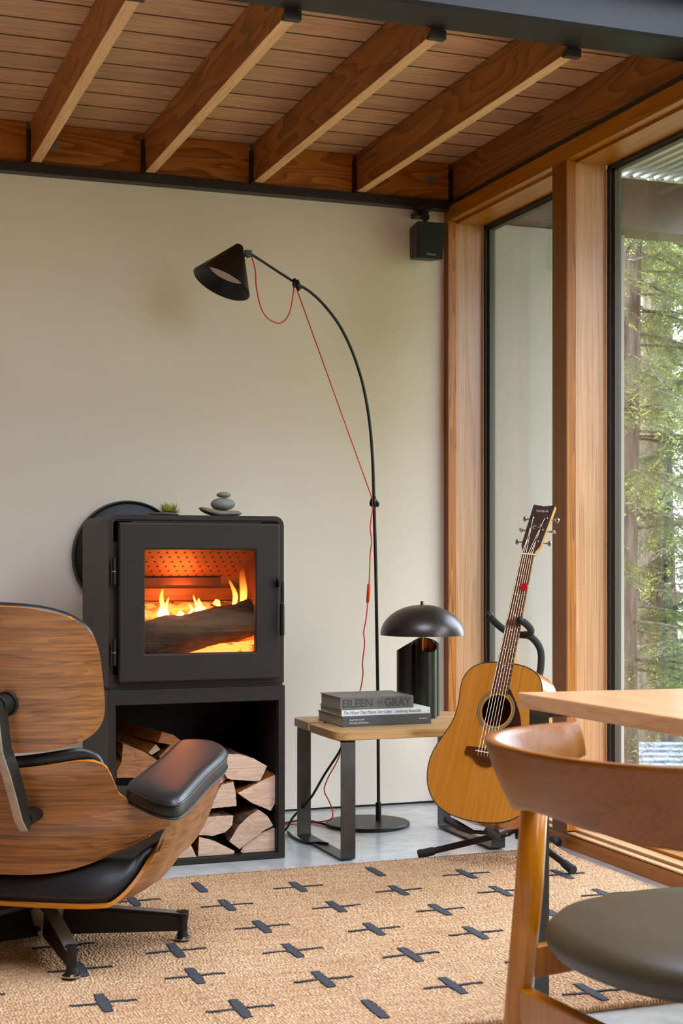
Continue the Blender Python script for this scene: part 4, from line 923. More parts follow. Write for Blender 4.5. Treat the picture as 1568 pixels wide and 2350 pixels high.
# ================================================================ jute rug with woven crosses
def jute():
    t = NT('woven_jute'); v = t.coords((1, 1, 1), rnd=False)
    # short yarn stitches lying in rows
    mp = t.n('ShaderNodeMapping'); mp.inputs['Scale'].default_value = (135, 82, 1); t.l(v, mp.inputs['Vector'])
    vo = t.n('ShaderNodeTexVoronoi', feature='F1'); t.l(mp.outputs[0], vo.inputs['Vector']); vo.inputs['Scale'].default_value = 1.0; vo.inputs['Randomness'].default_value = 0.75
    n1 = t.noise(v, 3.0, 4); n2 = t.noise(t.coords((5, 90, 1), rnd=False), 1.0, 3)
    cell = t.n('ShaderNodeSeparateColor'); t.l(vo.outputs['Color'], cell.inputs[0])
    c = t.ramp(cell.outputs[0], [(0.0, srgb(170, 112, 66)), (0.35, srgb(220, 168, 114)), (0.75, srgb(240, 198, 148)), (1.0, srgb(250, 226, 190))])
    c = t.mix(0.5, c, t.ramp(n1, [(0.3, srgb(202, 148, 100)), (0.7, srgb(238, 194, 146))]))
    c = t.mix(t.math('MULTIPLY', vo.outputs['Distance'], 0.75), c, srgb(116, 70, 38))
    c = t.mix(0.22, c, t.ramp(n2, [(0.35, srgb(170, 122, 82)), (0.65, srgb(236, 200, 160))]))
    t.base(c); h = t.math('SUBTRACT', 1.0, vo.outputs['Distance']); t.bump(h, 1.0, 0.008); return t.set(0.9, 0, 0.2)
JUTE = jute()
BLKY = plain('charcoal_yarn', srgb(52, 51, 54), 0.9, var=0.35, vs_=180, bump=0.8, bs=220)
RX0, RX1, RY0, RY1 = -3.4, -0.082, -2.845, -1.118
def rug_edge(x):      # far edge runs a little askew
    return RY1 - 0.032 * (x - RX1) / (-1.5)
def rz_(x, y):
    z = 0.0125 + 0.0012 * noise.noise(Vector((x * 5, y * 5, 0)))
    cx, cy = max(0, x - (RX1 - 0.10)), max(0, y - (RY1 - 0.12)); z += 1.5 * (cx * cy)     # lifted far corner
    return z
NX, NY = 260, 150
rb = MB(); vs_ = []; fs = []
for j in range(NY + 1):
    for i in range(NX + 1):
        x = RX0 + (RX1 - RX0) * i / NX; ye = rug_edge(x); y = RY0 + (ye - RY0) * j / NY
        jig = 0.0022 * noise.noise(Vector((i * 1.7, j * 1.3, 2.0)))
        vs_.append((x + (jig * 1.4 if i in (0, NX) else 0) + 0.01 * (math.sin(y * 4) if i == NX else 0) * 0, y + (jig * 1.6 if j in (0, NY) else 0), rz_(x, y) + 0.0014 * noise.noise(Vector((i * 2.1, j * 2.3, 7)))))
for j in range(NY):
    for i in range(NX): a = j * (NX + 1) + i; fs.append((a, a + 1, a + NX + 2, a + NX + 1))
rb.add(vs_, fs)
# thickness: skirts
k0 = len(rb.v)
edge = [i for i in range(NX + 1)] + [j * (NX + 1) + NX for j in range(1, NY + 1)] + [NY * (NX + 1) + i for i in range(NX - 1, -1, -1)] + [j * (NX + 1) for j in range(NY - 1, 0, -1)]
low_ = [(rb.v[e][0], rb.v[e][1], max(0.001, rb.v[e][2] - 0.011)) for e in edge]
n_e = len(edge); rb.v += low_
for q in range(n_e): rb.f.append((edge[q], k0 + q, k0 + (q + 1) % n_e, edge[(q + 1) % n_e])); rb.mi.append(0)
rug = rb.build('rug', JUTE, None, smooth=True); tag(rug, 'woven jute rug with small charcoal crosses under the lounge chair', 'rug')
# overcast edge stitches
st_ = MB(); random.seed(2)
for (p0, p1) in (((RX0, rug_edge(RX0)), (RX1, RY1)), ((RX1, RY1), (RX1, RY0)), ((RX1, RY0), (RX0, RY0))):
    d = math.dist(p0, p1); n = int(d / 0.0085)
    for i in range(n):
        t = (i + 0.5) / n; x = p0[0] + (p1[0] - p0[0]) * t; y = p0[1] + (p1[1] - p0[1]) * t; z = rz_(x, y)
        along = abs(p1[0] - p0[0]) > abs(p1[1] - p0[1])
        st_.blob((x, y, z - 0.003), (0.0038, 0.0075, 0.006) if along else (0.0075, 0.0038, 0.006), i % 5, 6, 5, 0.3)
tag(st_.build('edge_stitching', JUTE, rug, smooth=True), kind='stuff')
CR = [(-1.669, -1.426), (-1.417, -1.578), (-1.395, -1.864), (-1.137, -1.414), (-1.684, -2.027), (-1.115, -1.707), (-1.393, -2.134), (-1.697, -2.277), (-1.955, -2.423), (-1.667, -2.575), (-1.407, -2.416), (-1.107, -1.995), (-0.857, -1.569), (-0.840, -1.849), (-0.556, -1.422), (-0.561, -1.690), (-0.858, -2.133), (-0.550, -2.023), (-1.116, -2.281), (-1.129, -2.577), (-0.276, -1.839), (-0.262, -1.538), (-1.955, -2.118), (-1.955, -1.873), (-0.84, -2.43), (-0.56, -2.31), (-0.56, -2.62), (-0.27, -2.14), (-0.27, -2.44), (-2.24, -2.27), (-2.24, -2.57), (-2.24, -1.98), (-1.95, -1.56), (-0.84, -2.74)]
stub = [(-1.432, -1.312), (-0.824, -1.288), (-1.376, -2.685), (-0.27, -1.30)]
def cross(cx, cy, full=True, seed=0):
    m = MB(); rnd = random.Random(seed)
    # crosswise bar of tufts (along the rug) and thin bar (across)
    rows = 19; L_ = 0.071
    def strip(pts_l, pts_r):
        v = []; f = []
        for a, b in zip(pts_l, pts_r):
            za = rz_(cx + a[0], cy + a[1]) + 0.0028; zb = rz_(cx + b[0], cy + b[1]) + 0.0028
            v += [(a[0], a[1], za), (b[0], b[1], zb)]
        n = len(pts_l)
        for i in range(n - 1): f.append((2 * i, 2 * i + 1, 2 * i + 3, 2 * i + 2))
        m.add(v, f); top = len(m.v) - 2 * n
        rim = [top + 2 * i for i in range(n)] + [top + 2 * i + 1 for i in range(n - 1, -1, -1)]
        lowv = [(m.v[r][0], m.v[r][1], m.v[r][2] - 0.004) for r in rim]; b0 = len(m.v); m.v += lowv; kk = len(rim)
        for i in range(kk): m.f.append((rim[i], b0 + i, b0 + (i + 1) % kk, rim[(i + 1) % kk])); m.mi.append(0)
    l, r_ = [], []
    for i in range(rows * 2 + 1):
        t = i / (rows * 2); y = -L_ + 2 * L_ * t; o = 0.0035 * (1 if i % 2 else -1) * rnd.uniform(0.3, 1.3)
        wd = 0.0125 * (0.75 + 0.25 * math.sin(math.pi * t)); sk = 0.004 * (t - 0.5)
        l.append((-wd + o + sk, y)); r_.append((wd + 0.0035 * (1 if i % 2 else -1) * rnd.uniform(0.3, 1.3) + sk, y))
    strip(l, r_)
    if full:
        l, r_ = [], []; n = 44; ln = rnd.uniform(0.076, 0.084)
        for i in range(n + 1):
            t = i / n; x = -ln + 2 * ln * t; o = 0.0058 * (1 if i % 2 else -1) * rnd.uniform(0.3, 1.2); c_ = 0.002 * math.sin(t * 9 + seed)
            l.append((x, -0.0045 + o + c_)); r_.append((x, 0.0045 + o * 0.8 + c_))
        strip(l, r_)
    return m.build('woven_cross', BLKY, rug, loc=(cx, cy, 0))
for i, (x, y) in enumerate(CR): cross(x, y, True, i)
for i, (x, y) in enumerate(stub): cross(x, y, False, 50 + i)
# ================================================================ lounge chair (rosewood shells, black leather)
def rosewood(name, axis='X'):
    t = NT(name); s = [7.0, 60.0, 60.0] if axis == 'X' else [60, 7, 60]
    v = t.coords((1, 1, 1), rnd=True)
    big = t.noise(v, 2.6, 3, 0.5)
    wv = t.noise(t.coords((1.6, 2, 2.4) if axis == 'X' else (2, 1.6, 2.4)), 1.0, 2, 0.5)
    sc = (0.55, 2, 15) if axis == 'X' else (15, 0.55, 15)
    n1 = t.noise(t.coords(sc), 1.0, 3, 0.5, 0.35)
    fr = t.math('FRACT', t.math('MULTIPLY_ADD', n1, 13.0, t.math('MULTIPLY', wv, 5.0)))
    sc2 = (1.6, 8, 230) if axis == 'X' else (230, 1.6, 230)
    n2 = t.noise(t.coords(sc2), 1.0, 3, 0.6)
    sc3 = (2.5, 8, 60) if axis == 'X' else (60, 2.5, 60)
    n3 = t.noise(t.coords(sc3), 1.0, 3, 0.6)
    c = t.ramp(fr, [(0.0, srgb(168, 104, 46)), (0.45, srgb(140, 82, 33)), (0.72, srgb(92, 52, 24)), (0.90, srgb(30, 20, 13)), (1.0, srgb(158, 98, 44))])
    c = t.mix(0.42, c, t.ramp(n3, [(0.36, srgb(58, 36, 20)), (0.52, srgb(160, 98, 44)), (0.7, srgb(196, 134, 72))]))
    c = t.mix(0.30, c, t.ramp(n2, [(0.38, srgb(52, 32, 18)), (0.6, srgb(186, 120, 58))]))
    c = t.mix(0.12, c, t.mix(big, srgb(130, 76, 34), srgb(200, 136, 72)))
    t.base(c); t.bump(n2, 0.08, 0.001); return t.set(0.34, 0, 0.5, coat=0.35, coat_rough=0.25)
RW = rosewood('rosewood_veneer'); PLYE = wood('ply_edge', srgb(150, 88, 34), srgb(196, 124, 52), srgb(214, 146, 72), 'X', rings=4, cross=80, longs=2, rough=0.45)
def leather(name, c, rough=0.36):
    t = NT(name); v = t.coords((1, 1, 1), rnd=False); vo = t.n('ShaderNodeTexVoronoi'); t.l(v, vo.inputs['Vector']); vo.inputs['Scale'].default_value = 420
    n = t.noise(v, 12, 3); t.base(t.ramp(n, [(0.3, tuple(x * 0.85 for x in c[:3]) + (1,)), (0.7, c)])); t.bump(vo.outputs['Distance'], 0.12, 0.0008)
    return t.set(rough, 0, 0.4, coat=0.08, coat_rough=0.3)
LEA = leather('black_leather', srgb(34, 31, 30), 0.38)
CASTB = plain('black_enamelled_aluminium', srgb(26, 23, 21), 0.45, 0.3); CASTA = plain('brushed_aluminium_top', srgb(134, 126, 116), 0.45, 0.35, var=0.12, vs_=20)
STRUT = plain('worn_aluminium', srgb(172, 156, 138), 0.42, 0.4, var=0.18, vs_=25)
lc = thing('lounge_chair', (-1.995, -1.825, 0.0165), R(-36), 'moulded rosewood lounge chair with black leather cushions seen from behind', 'chair')
ZO = 0.0165
def shellsheet(F, nu, nv, th):
    """F(u,v)->Vector; sheet with thickness th, outer side first; returns (veneer, edge)"""
    P = [[F(i / nu, j / nv) for i in range(nu + 1)] for j in range(nv + 1)]
    Nn = [[None] * (nu + 1) for _ in range(nv + 1)]
    for j in range(nv + 1):
        for i in range(nu + 1):
            du = P[j][min(i + 1, nu)] - P[j][max(i - 1, 0)]; dv = P[min(j + 1, nv)][i] - P[max(j - 1, 0)][i]
            n = du.cross(dv); Nn[j][i] = n.normalized() if n.length > 1e-9 else Vector((0, -1, 0))
    v = [p for r in P for p in r] + [P[j][i] + Nn[j][i] * th for j in range(nv + 1) for i in range(nu + 1)]
    k = (nu + 1) * (nv + 1); m = MB(); f = []
    for j in range(nv):
        for i in range(nu):
            a = j * (nu + 1) + i; f.append((a, a + 1, a + nu + 2, a + nu + 1)); f.append((k + a, k + a + nu + 1, k + a + nu + 2, k + a + 1))
    m.add(v, f)
    edge = [i for i in range(nu + 1)] + [j * (nu + 1) + nu for j in range(1, nv + 1)] + [nv * (nu + 1) + i for i in range(nu - 1, -1, -1)] + [j * (nu + 1) for j in range(nv - 1, 0, -1)]
    m.cur = 1; n_e = len(edge)
    m.f += [(edge[q], edge[(q + 1) % n_e], k + edge[(q + 1) % n_e], k + edge[q]) for q in range(n_e)]; m.mi += [1] * n_e
    return m
def sg(a, p): return math.copysign(abs(a) ** p, a)
def interp(tab, t):
    for (a, x), (b, y) in zip(tab, tab[1:]):
        if t <= b:
            s = (t - a) / (b - a) if b > a else 0; s = s * s * (3 - 2 * s); return x + (y - x) * s
    return tab[-1][1]
# ---- head shell
def squircle(s, q, p=5.0):
    """square grid -> rounded rectangle: scale each concentric square onto a superellipse"""
    m_ = max(abs(s), abs(q))
    if m_ < 1e-6: return 0.0, 0.0
    a, b = s / m_, q / m_; k_ = (abs(a) ** p + abs(b) ** p) ** (-1 / p)
    k_ = 1 + (k_ - 1) * m_ ** 2
    return s * k_, q * k_
def head(u, v, off=0.0, grow=1.0):
    sx, qz = squircle(2 * u - 1, 2 * v - 1, 4.2)
    x = 0.318 * grow * sx * (1 + 0.02 * -qz); zc = 0.758 - ZO; z = zc + (0.176 + 0.006 * (1 - sx * sx) * (1 if qz > 0 else 0.3)) * grow * qz
    y = -0.425 - (z - 0.60) * 0.13 + 0.125 * abs(x / 0.32) ** 2.6 + off
    return Vector((x, y, z))
m = shellsheet(lambda u, v: head(u, v), 44, 30, -0.009); hs_ = m.build('head_shell', [RW, PLYE], lc, smooth='auto', ang=50)
def cushion(F, nu, nv, th, name, parent, inflate=1.0, edge=0.012):
    """padded cushion: a closed body in front of the sheet F (front is +off)"""
    m = MB(); v = []; 
    def pf(u, v_, side):
        a = min(u, 1 - u) * 2; b = min(v_, 1 - v_) * 2; e = min(1, (a * 4)) ** 0.5 * min(1, (b * 4)) ** 0.5
        return F(u, v_, (th * (0.30 + 0.70 * e)) if side else edge)
    for side in (0, 1):
        for j in range(nv + 1):
            for i in range(nu + 1): v.append(pf(i / nu, j / nv, side))
    k = (nu + 1) * (nv + 1); f = []
    for j in range(nv):
        for i in range(nu):
            a = j * (nu + 1) + i; f.append((a, a + 1, a + nu + 2, a + nu + 1)); f.append((k + a, k + a + nu + 1, k + a + nu + 2, k + a + 1))
    edge_ = [i for i in range(nu + 1)] + [j * (nu + 1) + nu for j in range(1, nv + 1)] + [nv * (nu + 1) + i for i in range(nu - 1, -1, -1)] + [j * (nu + 1) for j in range(nv - 1, 0, -1)]
    n_e = len(edge_); f += [(edge_[q], edge_[(q + 1) % n_e], k + edge_[(q + 1) % n_e], k + edge_[q]) for q in range(n_e)]
    return m.add(v, f).build(name, LEA, parent, smooth=True)
cushion(lambda u, v, o: head(u, v, o, 0.955 if o < 0.02 else 0.96) + Vector((0, 0, 0.016 if o > 0.02 else 0.006)), 30, 20, 0.085, 'head_cushion', lc)
# ---- lower back shell
def lowback(u, v, off=0.0, grow=1.0):
    s = 2 * u - 1; a = abs(s)
    w_ = interp([(0, 0.340), (0.08, 0.385), (0.19, 0.424), (0.29, 0.424), (0.40, 0.385), (0.50, 0.350), (0.62, 0.334), (0.80, 0.333), (0.92, 0.329), (0.975, 0.318), (1.0, 0.300)], v)
    zb = 0.262 + 0.075 * a ** 3.2; zt = 0.536 + 0.034 * a ** 2 - 0.012 * a ** 14
    z = zb + (zt - zb) * v - ZO; x = s * w_ * grow
    yc = interp([(0, -0.305), (0.4, -0.335), (1.0, -0.400)], v)
    y = yc + (0.175 - 0.03 * v) * (abs(x) / 0.42) ** 2.5 + off
    return Vector((x, y, z))
m = shellsheet(lambda u, v: lowback(u, v), 52, 34, -0.009); lb = m.build('back_shell', [RW, PLYE], lc, smooth='auto', ang=50)
cushion(lambda u, v, o: lowback(u, v, o, 0.93) + Vector((0, 0, 0.028 * v)), 32, 20, 0.09, 'back_cushion', lc)
# ---- seat shell: loft of U sections along y
def seat(u, v, off=0.0, grow=1.0):
    s = 2 * u - 1; a = abs(s)
    # section: flat bottom, sides turned up; v runs from rear edge (0) to front edge (1)
    wing = interp([(0, 0.12), (0.12, 0.19), (0.35, 0.225), (0.65, 0.205), (0.88, 0.140), (0.96, 0.10), (1.0, 0.04)], v)   # height of the upturned side
    zc = interp([(0, 0.186), (0.35, 0.200), (0.65, 0.245), (1.0, 0.330)], v)
    wd = interp([(0, 0.395), (0.25, 0.430), (0.7, 0.430), (0.9, 0.41), (1.0, 0.35)], v)
    t = a; ph = max(0, (t - 0.6) / 0.4)
    x = wd * (0.80 * t / 0.6 if t < 0.6 else 0.80 + 0.20 * math.sin(ph * math.pi / 2))
    zz = zc + 0.022 * t * t + wing * (1 - math.cos(ph * math.pi / 2)) ** 0.8
    y = -0.315 + 0.66 * v + (0.155 * (1 - v) ** 2) * max(0, (t - 0.45) / 0.55) ** 1.8 - 0.03 * v * t ** 4
    return Vector((math.copysign(x, s) * grow, y, zz - ZO + off))
m = shellsheet(lambda u, v: seat(u, v), 56, 40, 0.010); ss = m.build('seat_shell', [RW, PLYE], lc, smooth='auto', ang=50)
def seatcush(u, v, o): p = seat(0.09 + 0.82 * u, 0.02 + 0.96 * v, o if o < 0.02 else o, 0.97); return p
cushion(seatcush, 34, 26, 0.10, 'seat_cushion', lc, edge=0.010)
# ---- armrests
for s in (1, -1):
    ctl = [(0.340, -0.230), (0.42, -0.292), (0.485, -0.325), (0.515, -0.290), (0.485, -0.05), (0.468, 0.12), (0.440, 0.215), (0.375, 0.285), (0.305, 0.272), (0.292, 0.225), (0.315, 0.05), (0.335, -0.15)]
    out_ = [(p.x, p.y) for p in smoothpath([(a, b, 0) for a, b in ctl + ctl[:1]], 5)][:-1]
    cx = sum(p[0] for p in out_) / len(out_); cy = sum(p[1] for p in out_) / len(out_)
    def zat(x, y): return 0.484 + 0.100 * (y + 0.25) - 0.06 * (x - 0.42) - ZO
    rings_ = []
    for sc_, dz in ((0.90, -0.050), (0.97, -0.049), (1.0, -0.044), (1.005, -0.030), (1.0, -0.014), (0.985, -0.006), (0.955, 0.0005), (0.91, 0.005), (0.84, 0.0075), (0.72, 0.0085), (0.5, 0.009), (0.25, 0.009), (0.03, 0.009)):
        rings_.append([(s * (cx + (a - cx) * sc_), cy + (b - cy) * sc_, zat(cx + (a - cx) * sc_, cy + (b - cy) * sc_) + dz) for a, b in out_])
    ar = MB().rings(rings_).build('armrest', LEA, lc, smooth=True)
    for dz in (-0.0125, -0.045):
        MB().tube([(s * (cx + (a - cx) * 1.004), cy + (b - cy) * 1.004, zat(a, b) + dz) for a, b in out_ + out_[:1]], 0.0028, 6).build('piping', LEA, ar, smooth=True)
    MB().hexa([(s * 0.345, -0.08, 0.38 - ZO), (s * 0.395, -0.08, 0.38 - ZO), (s * 0.395, 0.14, 0.41 - ZO), (s * 0.345, 0.14, 0.41 - ZO), (s * 0.345, -0.08, 0.445 - ZO), (s * 0.395, -0.08, 0.445 - ZO), (s * 0.395, 0.14, 0.465 - ZO), (s * 0.345, 0.14, 0.465 - ZO)]).build('arm_mount', CASTB, lc, bevel=0.004)
# ---- back struts: bent bars with a collar at the top and spacer
for s in (1, -1):
    xs = 0.118
    ctr = [(-0.478, 0.715), (-0.486, 0.70), (-0.476, 0.60), (-0.452, 0.545), (-0.405, 0.43), (-0.392, 0.405)]
    ctr = [(a, b - ZO) for a, b in ctr]
    wd = 0.0125; dp = 0.024; outer = []; inner = []
    for i, (a, b) in enumerate(ctr):
        p0 = Vector(ctr[max(i - 1, 0)]); p1 = Vector(ctr[min(i + 1, len(ctr) - 1)]); d = (p1 - p0).normalized(); n = Vector((d.y, -d.x))
        if n.x > 0: n = -n
        outer.append(Vector((a, b)) + n * dp); inner.append(Vector((a, b)) - n * dp * 0.9)
    fl_ = 0.035
    m = MB(); rr_ = []
    for i in range(len(ctr)):
        xo = s * (xs + fl_ * (i / (len(ctr) - 1)))
        rr_.append([(xo - wd, outer[i].x, outer[i].y), (xo + wd, outer[i].x, outer[i].y), (xo + wd, inner[i].x, inner[i].y), (xo - wd, inner[i].x, inner[i].y)])
    k4 = 4
    v = [p for r in rr_ for p in r]; f = []; mi = []
    for i in range(len(rr_) - 1):
        for j in range(4): f.append((i * 4 + j, i * 4 + (j + 1) % 4, (i + 1) * 4 + (j + 1) % 4, (i + 1) * 4 + j)); mi.append(1 if j == 0 else 0)
    f += [(3, 2, 1, 0), (len(v) - 4, len(v) - 3, len(v) - 2, len(v) - 1)]; mi += [1, 1]
    m.add(v, f); m.mi = mi
    sto = m.build('strut', [CASTB, STRUT], lc, bevel=0.003, seg=3)
    ya = head(0.5 + s * xs / 0.644, 0.36).y
    MB().cyl((s * xs, ya - 0.001, 0.703 - ZO), (s * xs, -0.480, 0.703 - ZO), 0.024, 24).cyl((s * xs, ya - 0.001, 0.703 - ZO), (s * xs, ya - 0.010, 0.703 - ZO), 0.030, 24).build('collar', CASTB, sto, smooth='auto', bevel=0.001)
    yb_ = lowback(0.5 + s * 0.15 / 0.84, 0.52).y
    MB().cyl((s * (xs + 0.028), yb_, 0.425 - ZO), (s * (xs + 0.030), -0.395, 0.42 - ZO), 0.018, 20).build('spacer', CASTB, sto, smooth='auto')
# ---- five-star base
bs = thing('base', (0, 0, 0)); bs.parent = lc
HZ = 0.118 - ZO
MB().lathe([(0.0, HZ + 0.075), (0.030, HZ + 0.075), (0.034, HZ + 0.03), (0.050, HZ + 0.012), (0.055, HZ - 0.004), (0.045, HZ - 0.05), (0, HZ - 0.05)], (0, 0, 0), 36).build('hub', CASTA, bs, smooth='auto')
MB().box(-0.16, 0.16, -0.10, 0.13, 0.155 - ZO, 0.172 - ZO).cyl((0, 0, HZ + 0.05), (0, 0, 0.168 - ZO), 0.028, 20).build('tilt_plate', CASTB, bs, bevel=0.004)
for q in range(5):
    a = R(-89.1 + 72 * q + 36)      # chair frame turned by -36 deg
    c, s_ = math.cos(a), math.sin(a)
    def W(r_, t, z): return (r_ * c - t * s_, r_ * s_ + t * c, z)
    Rr = 0.369; secs = []
    for t in (0.0, 0.12, 0.3, 0.5, 0.7, 0.9, 1.0):
        r_ = 0.030 + (Rr + 0.012 - 0.030) * t; zt = HZ + (0.090 - 0.118) * t ** 1.1 + 0.004 * (1 - t); zbm = 0.0215 + 0.004 * t
        wt_ = 0.028 - 0.004 * t if t < 0.12 else 0.0195 - 0.001 * t; wb_ = 0.011 + 0.003 * (1 - t)
        secs.append([W(r_, -wt_, zt), W(r_, wt_, zt), W(r_, wt_ * 0.92, zt - 0.006), W(r_, wb_, zt - 0.010), W(r_, wb_, zbm), W(r_, -wb_, zbm), W(r_, -wb_, zt - 0.010), W(r_, -wt_ * 0.92, zt - 0.006)])
    m = MB().rings(secs); kf = 8; 
    m.mi = [1 if (i % 8) == 0 and i < 8 * 6 else 0 for i in range(len(m.f))]
    sp = m.build('spoke', [CASTB, CASTA], bs, bevel=0.002)
    MB().lathe([(0.0, 0.010), (0.0165, 0.010), (0.0165, 0.014), (0.0135, 0.022), (0.0130, 0.045), (0.0165, 0.060), (0.017, 0.078), (0, 0.078)], W(Rr, 0, 0), 24).build('foot_post', CASTB, bs, smooth='auto')
    MB().lathe([(0, 0.0), (0.018, 0.0), (0.0235, 0.003), (0.0235, 0.006), (0.018, 0.010), (0, 0.0115)], W(Rr, 0, 0), 28).build('glide', CHROME, bs, smooth='auto')
# ================================================================ dining table
MAPLE = wood('honey_maple', srgb(184, 126, 78), srgb(212, 158, 108), srgb(224, 176, 130), 'Y', rings=6, cross=5, longs=0.6, contrast=0.6, rough=0.36, coat=0.25, fine=0.15, sat=1.02)
tb = thing('dining_table', (-0.45, -3.9, 0), 0, 'honey wooden dining table with dark steel legs at the right', 'table')
def to(o): o.location = tuple(-c for c in o.parent.location); return o
to(MB().add([(-1.050, -2.766, 0.705), (0.0 - 0.18, -2.86, 0.705), (-0.16, -5.0, 0.705), (-0.905, -5.0, 0.705), (-1.050, -2.766, 0.7405), (-0.18, -2.86, 0.7405), (-0.16, -5.0, 0.7405), (-0.905, -5.0, 0.7405)], [(0, 3, 2, 1), (4, 5, 6, 7), (0, 1, 5, 4), (1, 2, 6, 5), (2, 3, 7, 6), (3, 0, 4, 7)]).build('table_top', MAPLE, tb, bevel=0.003, seg=3))
for (x0, y0) in ((-1.038, -2.80), (-0.30, -2.92), (-0.87, -4.8), (-0.28, -4.8)):
    to(MB().box(x0, x0 + 0.050, y0 - 0.006, y0, 0.0145 if x0 < -1 else 0.0, 0.70).box(x0 + 0.0, x0 + 0.12, y0 - 0.10, y0, 0.694, 0.7045).build('leg', BSTEEL, tb, bevel=0.002))
# ================================================================ dining chair
TEAK = wood('oiled_walnut', srgb(104, 54, 20), srgb(138, 80, 34), srgb(158, 98, 48), 'X', rings=5, cross=10, longs=1.5, contrast=0.5, rough=0.42, spec=0.3, coat=0.12, fine=0.2)
OAKL = wood('amber_oak_leg', srgb(158, 92, 36), srgb(186, 116, 50), srgb(204, 138, 70), 'Z', rings=5, cross=16, longs=0.8, contrast=0.6, rough=0.3, coat=0.35, fine=0.2)
OLIVE = leather('olive_black_leather', srgb(70, 57, 34), 0.46)
# chair frame: origin under the seat, local +Y = facing direction
CX, CY, CR_ = -1.233, -3.847, R(-85)
dc = thing('dining_chair', (CX, CY, 0), CR_, 'curved-back wooden dining chair with round dark leather seat in front of the table', 'chair')
AB = 0.300; BB = 0.340
def band(u, v, d=0.0):
    """u 0..1 along the bow from left arm tip to right arm tip, v 0..1 bottom to top"""
    s = 2 * u - 1; ang = s * R(84); a = abs(s)
    top = 0.765 - 0.003 * a; bot = 0.565 + 0.105 * a ** 3.5 - 0.0 * a
    bot = interp([(0, 0.668), (0.28, 0.656), (0.48, 0.642), (0.62, 0.637), (0.76, 0.654), (0.90, 0.685), (1.0, 0.706)], a)
    z = bot + (top - bot) * v; fl = 1 + 1.15 * (z - 0.70)
    x = AB * sg(math.sin(ang), 0.9) * fl; y = -BB * math.cos(ang) ** 0.9 * fl + (-0.02)
    n = Vector((math.sin(ang), -math.cos(ang), 0))
    return Vector((x, y, z)) + n * d
m = MB(); nu, nv = 64, 12; sec = []
for i in range(nu + 1):
    u = i / nu; ring = []
    for j in range(nv + 1): v = j / nv; ring.append(band(u, v, 0.004 * math.sin(math.pi * v)))
    a_ = abs(2 * u - 1)
    th = 0.024 if a_ < 0.96 else 0.016
    for j in range(nv, -1, -1): v = j / nv; ring.append(band(u, v, -th * (0.72 + 0.28 * math.sin(math.pi * v))))
    sec.append(ring)
m.rings(sec); m.build('backrest', TEAK, dc, smooth=True, bevel=0.0)
for s in (-1, 1):
    ptop = band(0.5 + s * 0.235, 0.02, -0.012); rearx = s * 0.215
    m = MB().tube([(s * 0.232, -0.205, 0.675), (s * 0.236, -0.215, 0.50), (s * 0.245, -0.236, 0.25), (s * 0.250, -0.250, 0.0)], [0.0225, 0.024, 0.0225, 0.017], 20)
    m.build('leg', OAKL, dc, smooth=True)
    m = MB().tube([(s * 0.255, 0.22, 0.445), (s * 0.258, 0.225, 0.20), (s * 0.260, 0.228, 0.0)], [0.018, 0.0185, 0.0135], 18); m.build('leg', OAKL, dc, smooth=True)
    MB().hexa([(s * 0.226, -0.21, 0.345), (s * 0.250, -0.21, 0.345), (s * 0.268, 0.22, 0.355), (s * 0.243, 0.22, 0.355), (s * 0.226, -0.21, 0.398), (s * 0.250, -0.21, 0.398), (s * 0.268, 0.22, 0.405), (s * 0.243, 0.22, 0.405)]).build('seat_rail', OAKL, dc, bevel=0.004)
MB().box(-0.236, 0.236, -0.244, -0.217, 0.275, 0.333).build('seat_rail', OAKL, dc, bevel=0.004)
MB().box(-0.25, 0.25, 0.205, 0.230, 0.355, 0.405).build('seat_rail', OAKL, dc, bevel=0.004)
sr = []
for r_, z in ((0.86, 0.392), (0.95, 0.398), (0.99, 0.410), (1.0, 0.424), (0.985, 0.438), (0.93, 0.452), (0.82, 0.462), (0.6, 0.468), (0.3, 0.470), (0.01, 0.470)):
    z += 0.012; r_ *= 1.03
    sr.append([(0.268 * r_ * math.copysign(abs(math.cos(2 * math.pi * j / 64)) ** 0.88, math.cos(2 * math.pi * j / 64)), 0.0 + 0.262 * r_ * math.copysign(abs(math.sin(2 * math.pi * j / 64)) ** 0.88, math.sin(2 * math.pi * j / 64)), z) for j in range(64)])
MB().rings(sr).build('seat', OLIVE, dc, smooth=True)
# ================================================================ garden
GRASS = plain('forest_floor', srgb(96, 108, 62), 0.95, var=0.3, vs_=3)
g = MB(); N_ = 40; vs_ = []; fs = []
for j in range(N_ + 1):
    for i in range(N_ + 1):
        x = 0.25 + 60 * (i / N_) ** 1.6; y = -22 + 90 * j / N_; hs1 = min(1, max(0, (x - 6) / 13)); hs2 = min(1, max(0, (6 - y) / 7 + 0.0))
        vs_.append((x, y, -0.35 - min(1.6, 0.16 * max(0, x - 1.2)) + 0.12 * noise.noise(Vector((x * 0.4, y * 0.4, 0))) + 12.0 * hs1 * hs1 * (3 - 2 * hs1) * hs2))  # last term: out-of-view hillside added to block the low sky
for j in range(N_):
    for i in range(N_): a = j * (N_ + 1) + i; fs.append((a, a + 1, a + N_ + 2, a + N_ + 1))
struct('ground', g.add(vs_, fs), GRASS, smooth=True)
dk = thing('deck'); tag(dk, kind='structure')
DKW = wood('pale_deck_board', srgb(170, 150, 124), srgb(206, 188, 162), srgb(222, 206, 184), 'Y', rings=5, cross=10, longs=0.4, contrast=0.5, rough=0.6)
for i in range(9): MB().box(0.215 + i * 0.146, 0.355 + i * 0.146, -9, -0.005, -0.02, 0.018).build('deck_board', DKW, dk, bevel=0.002)
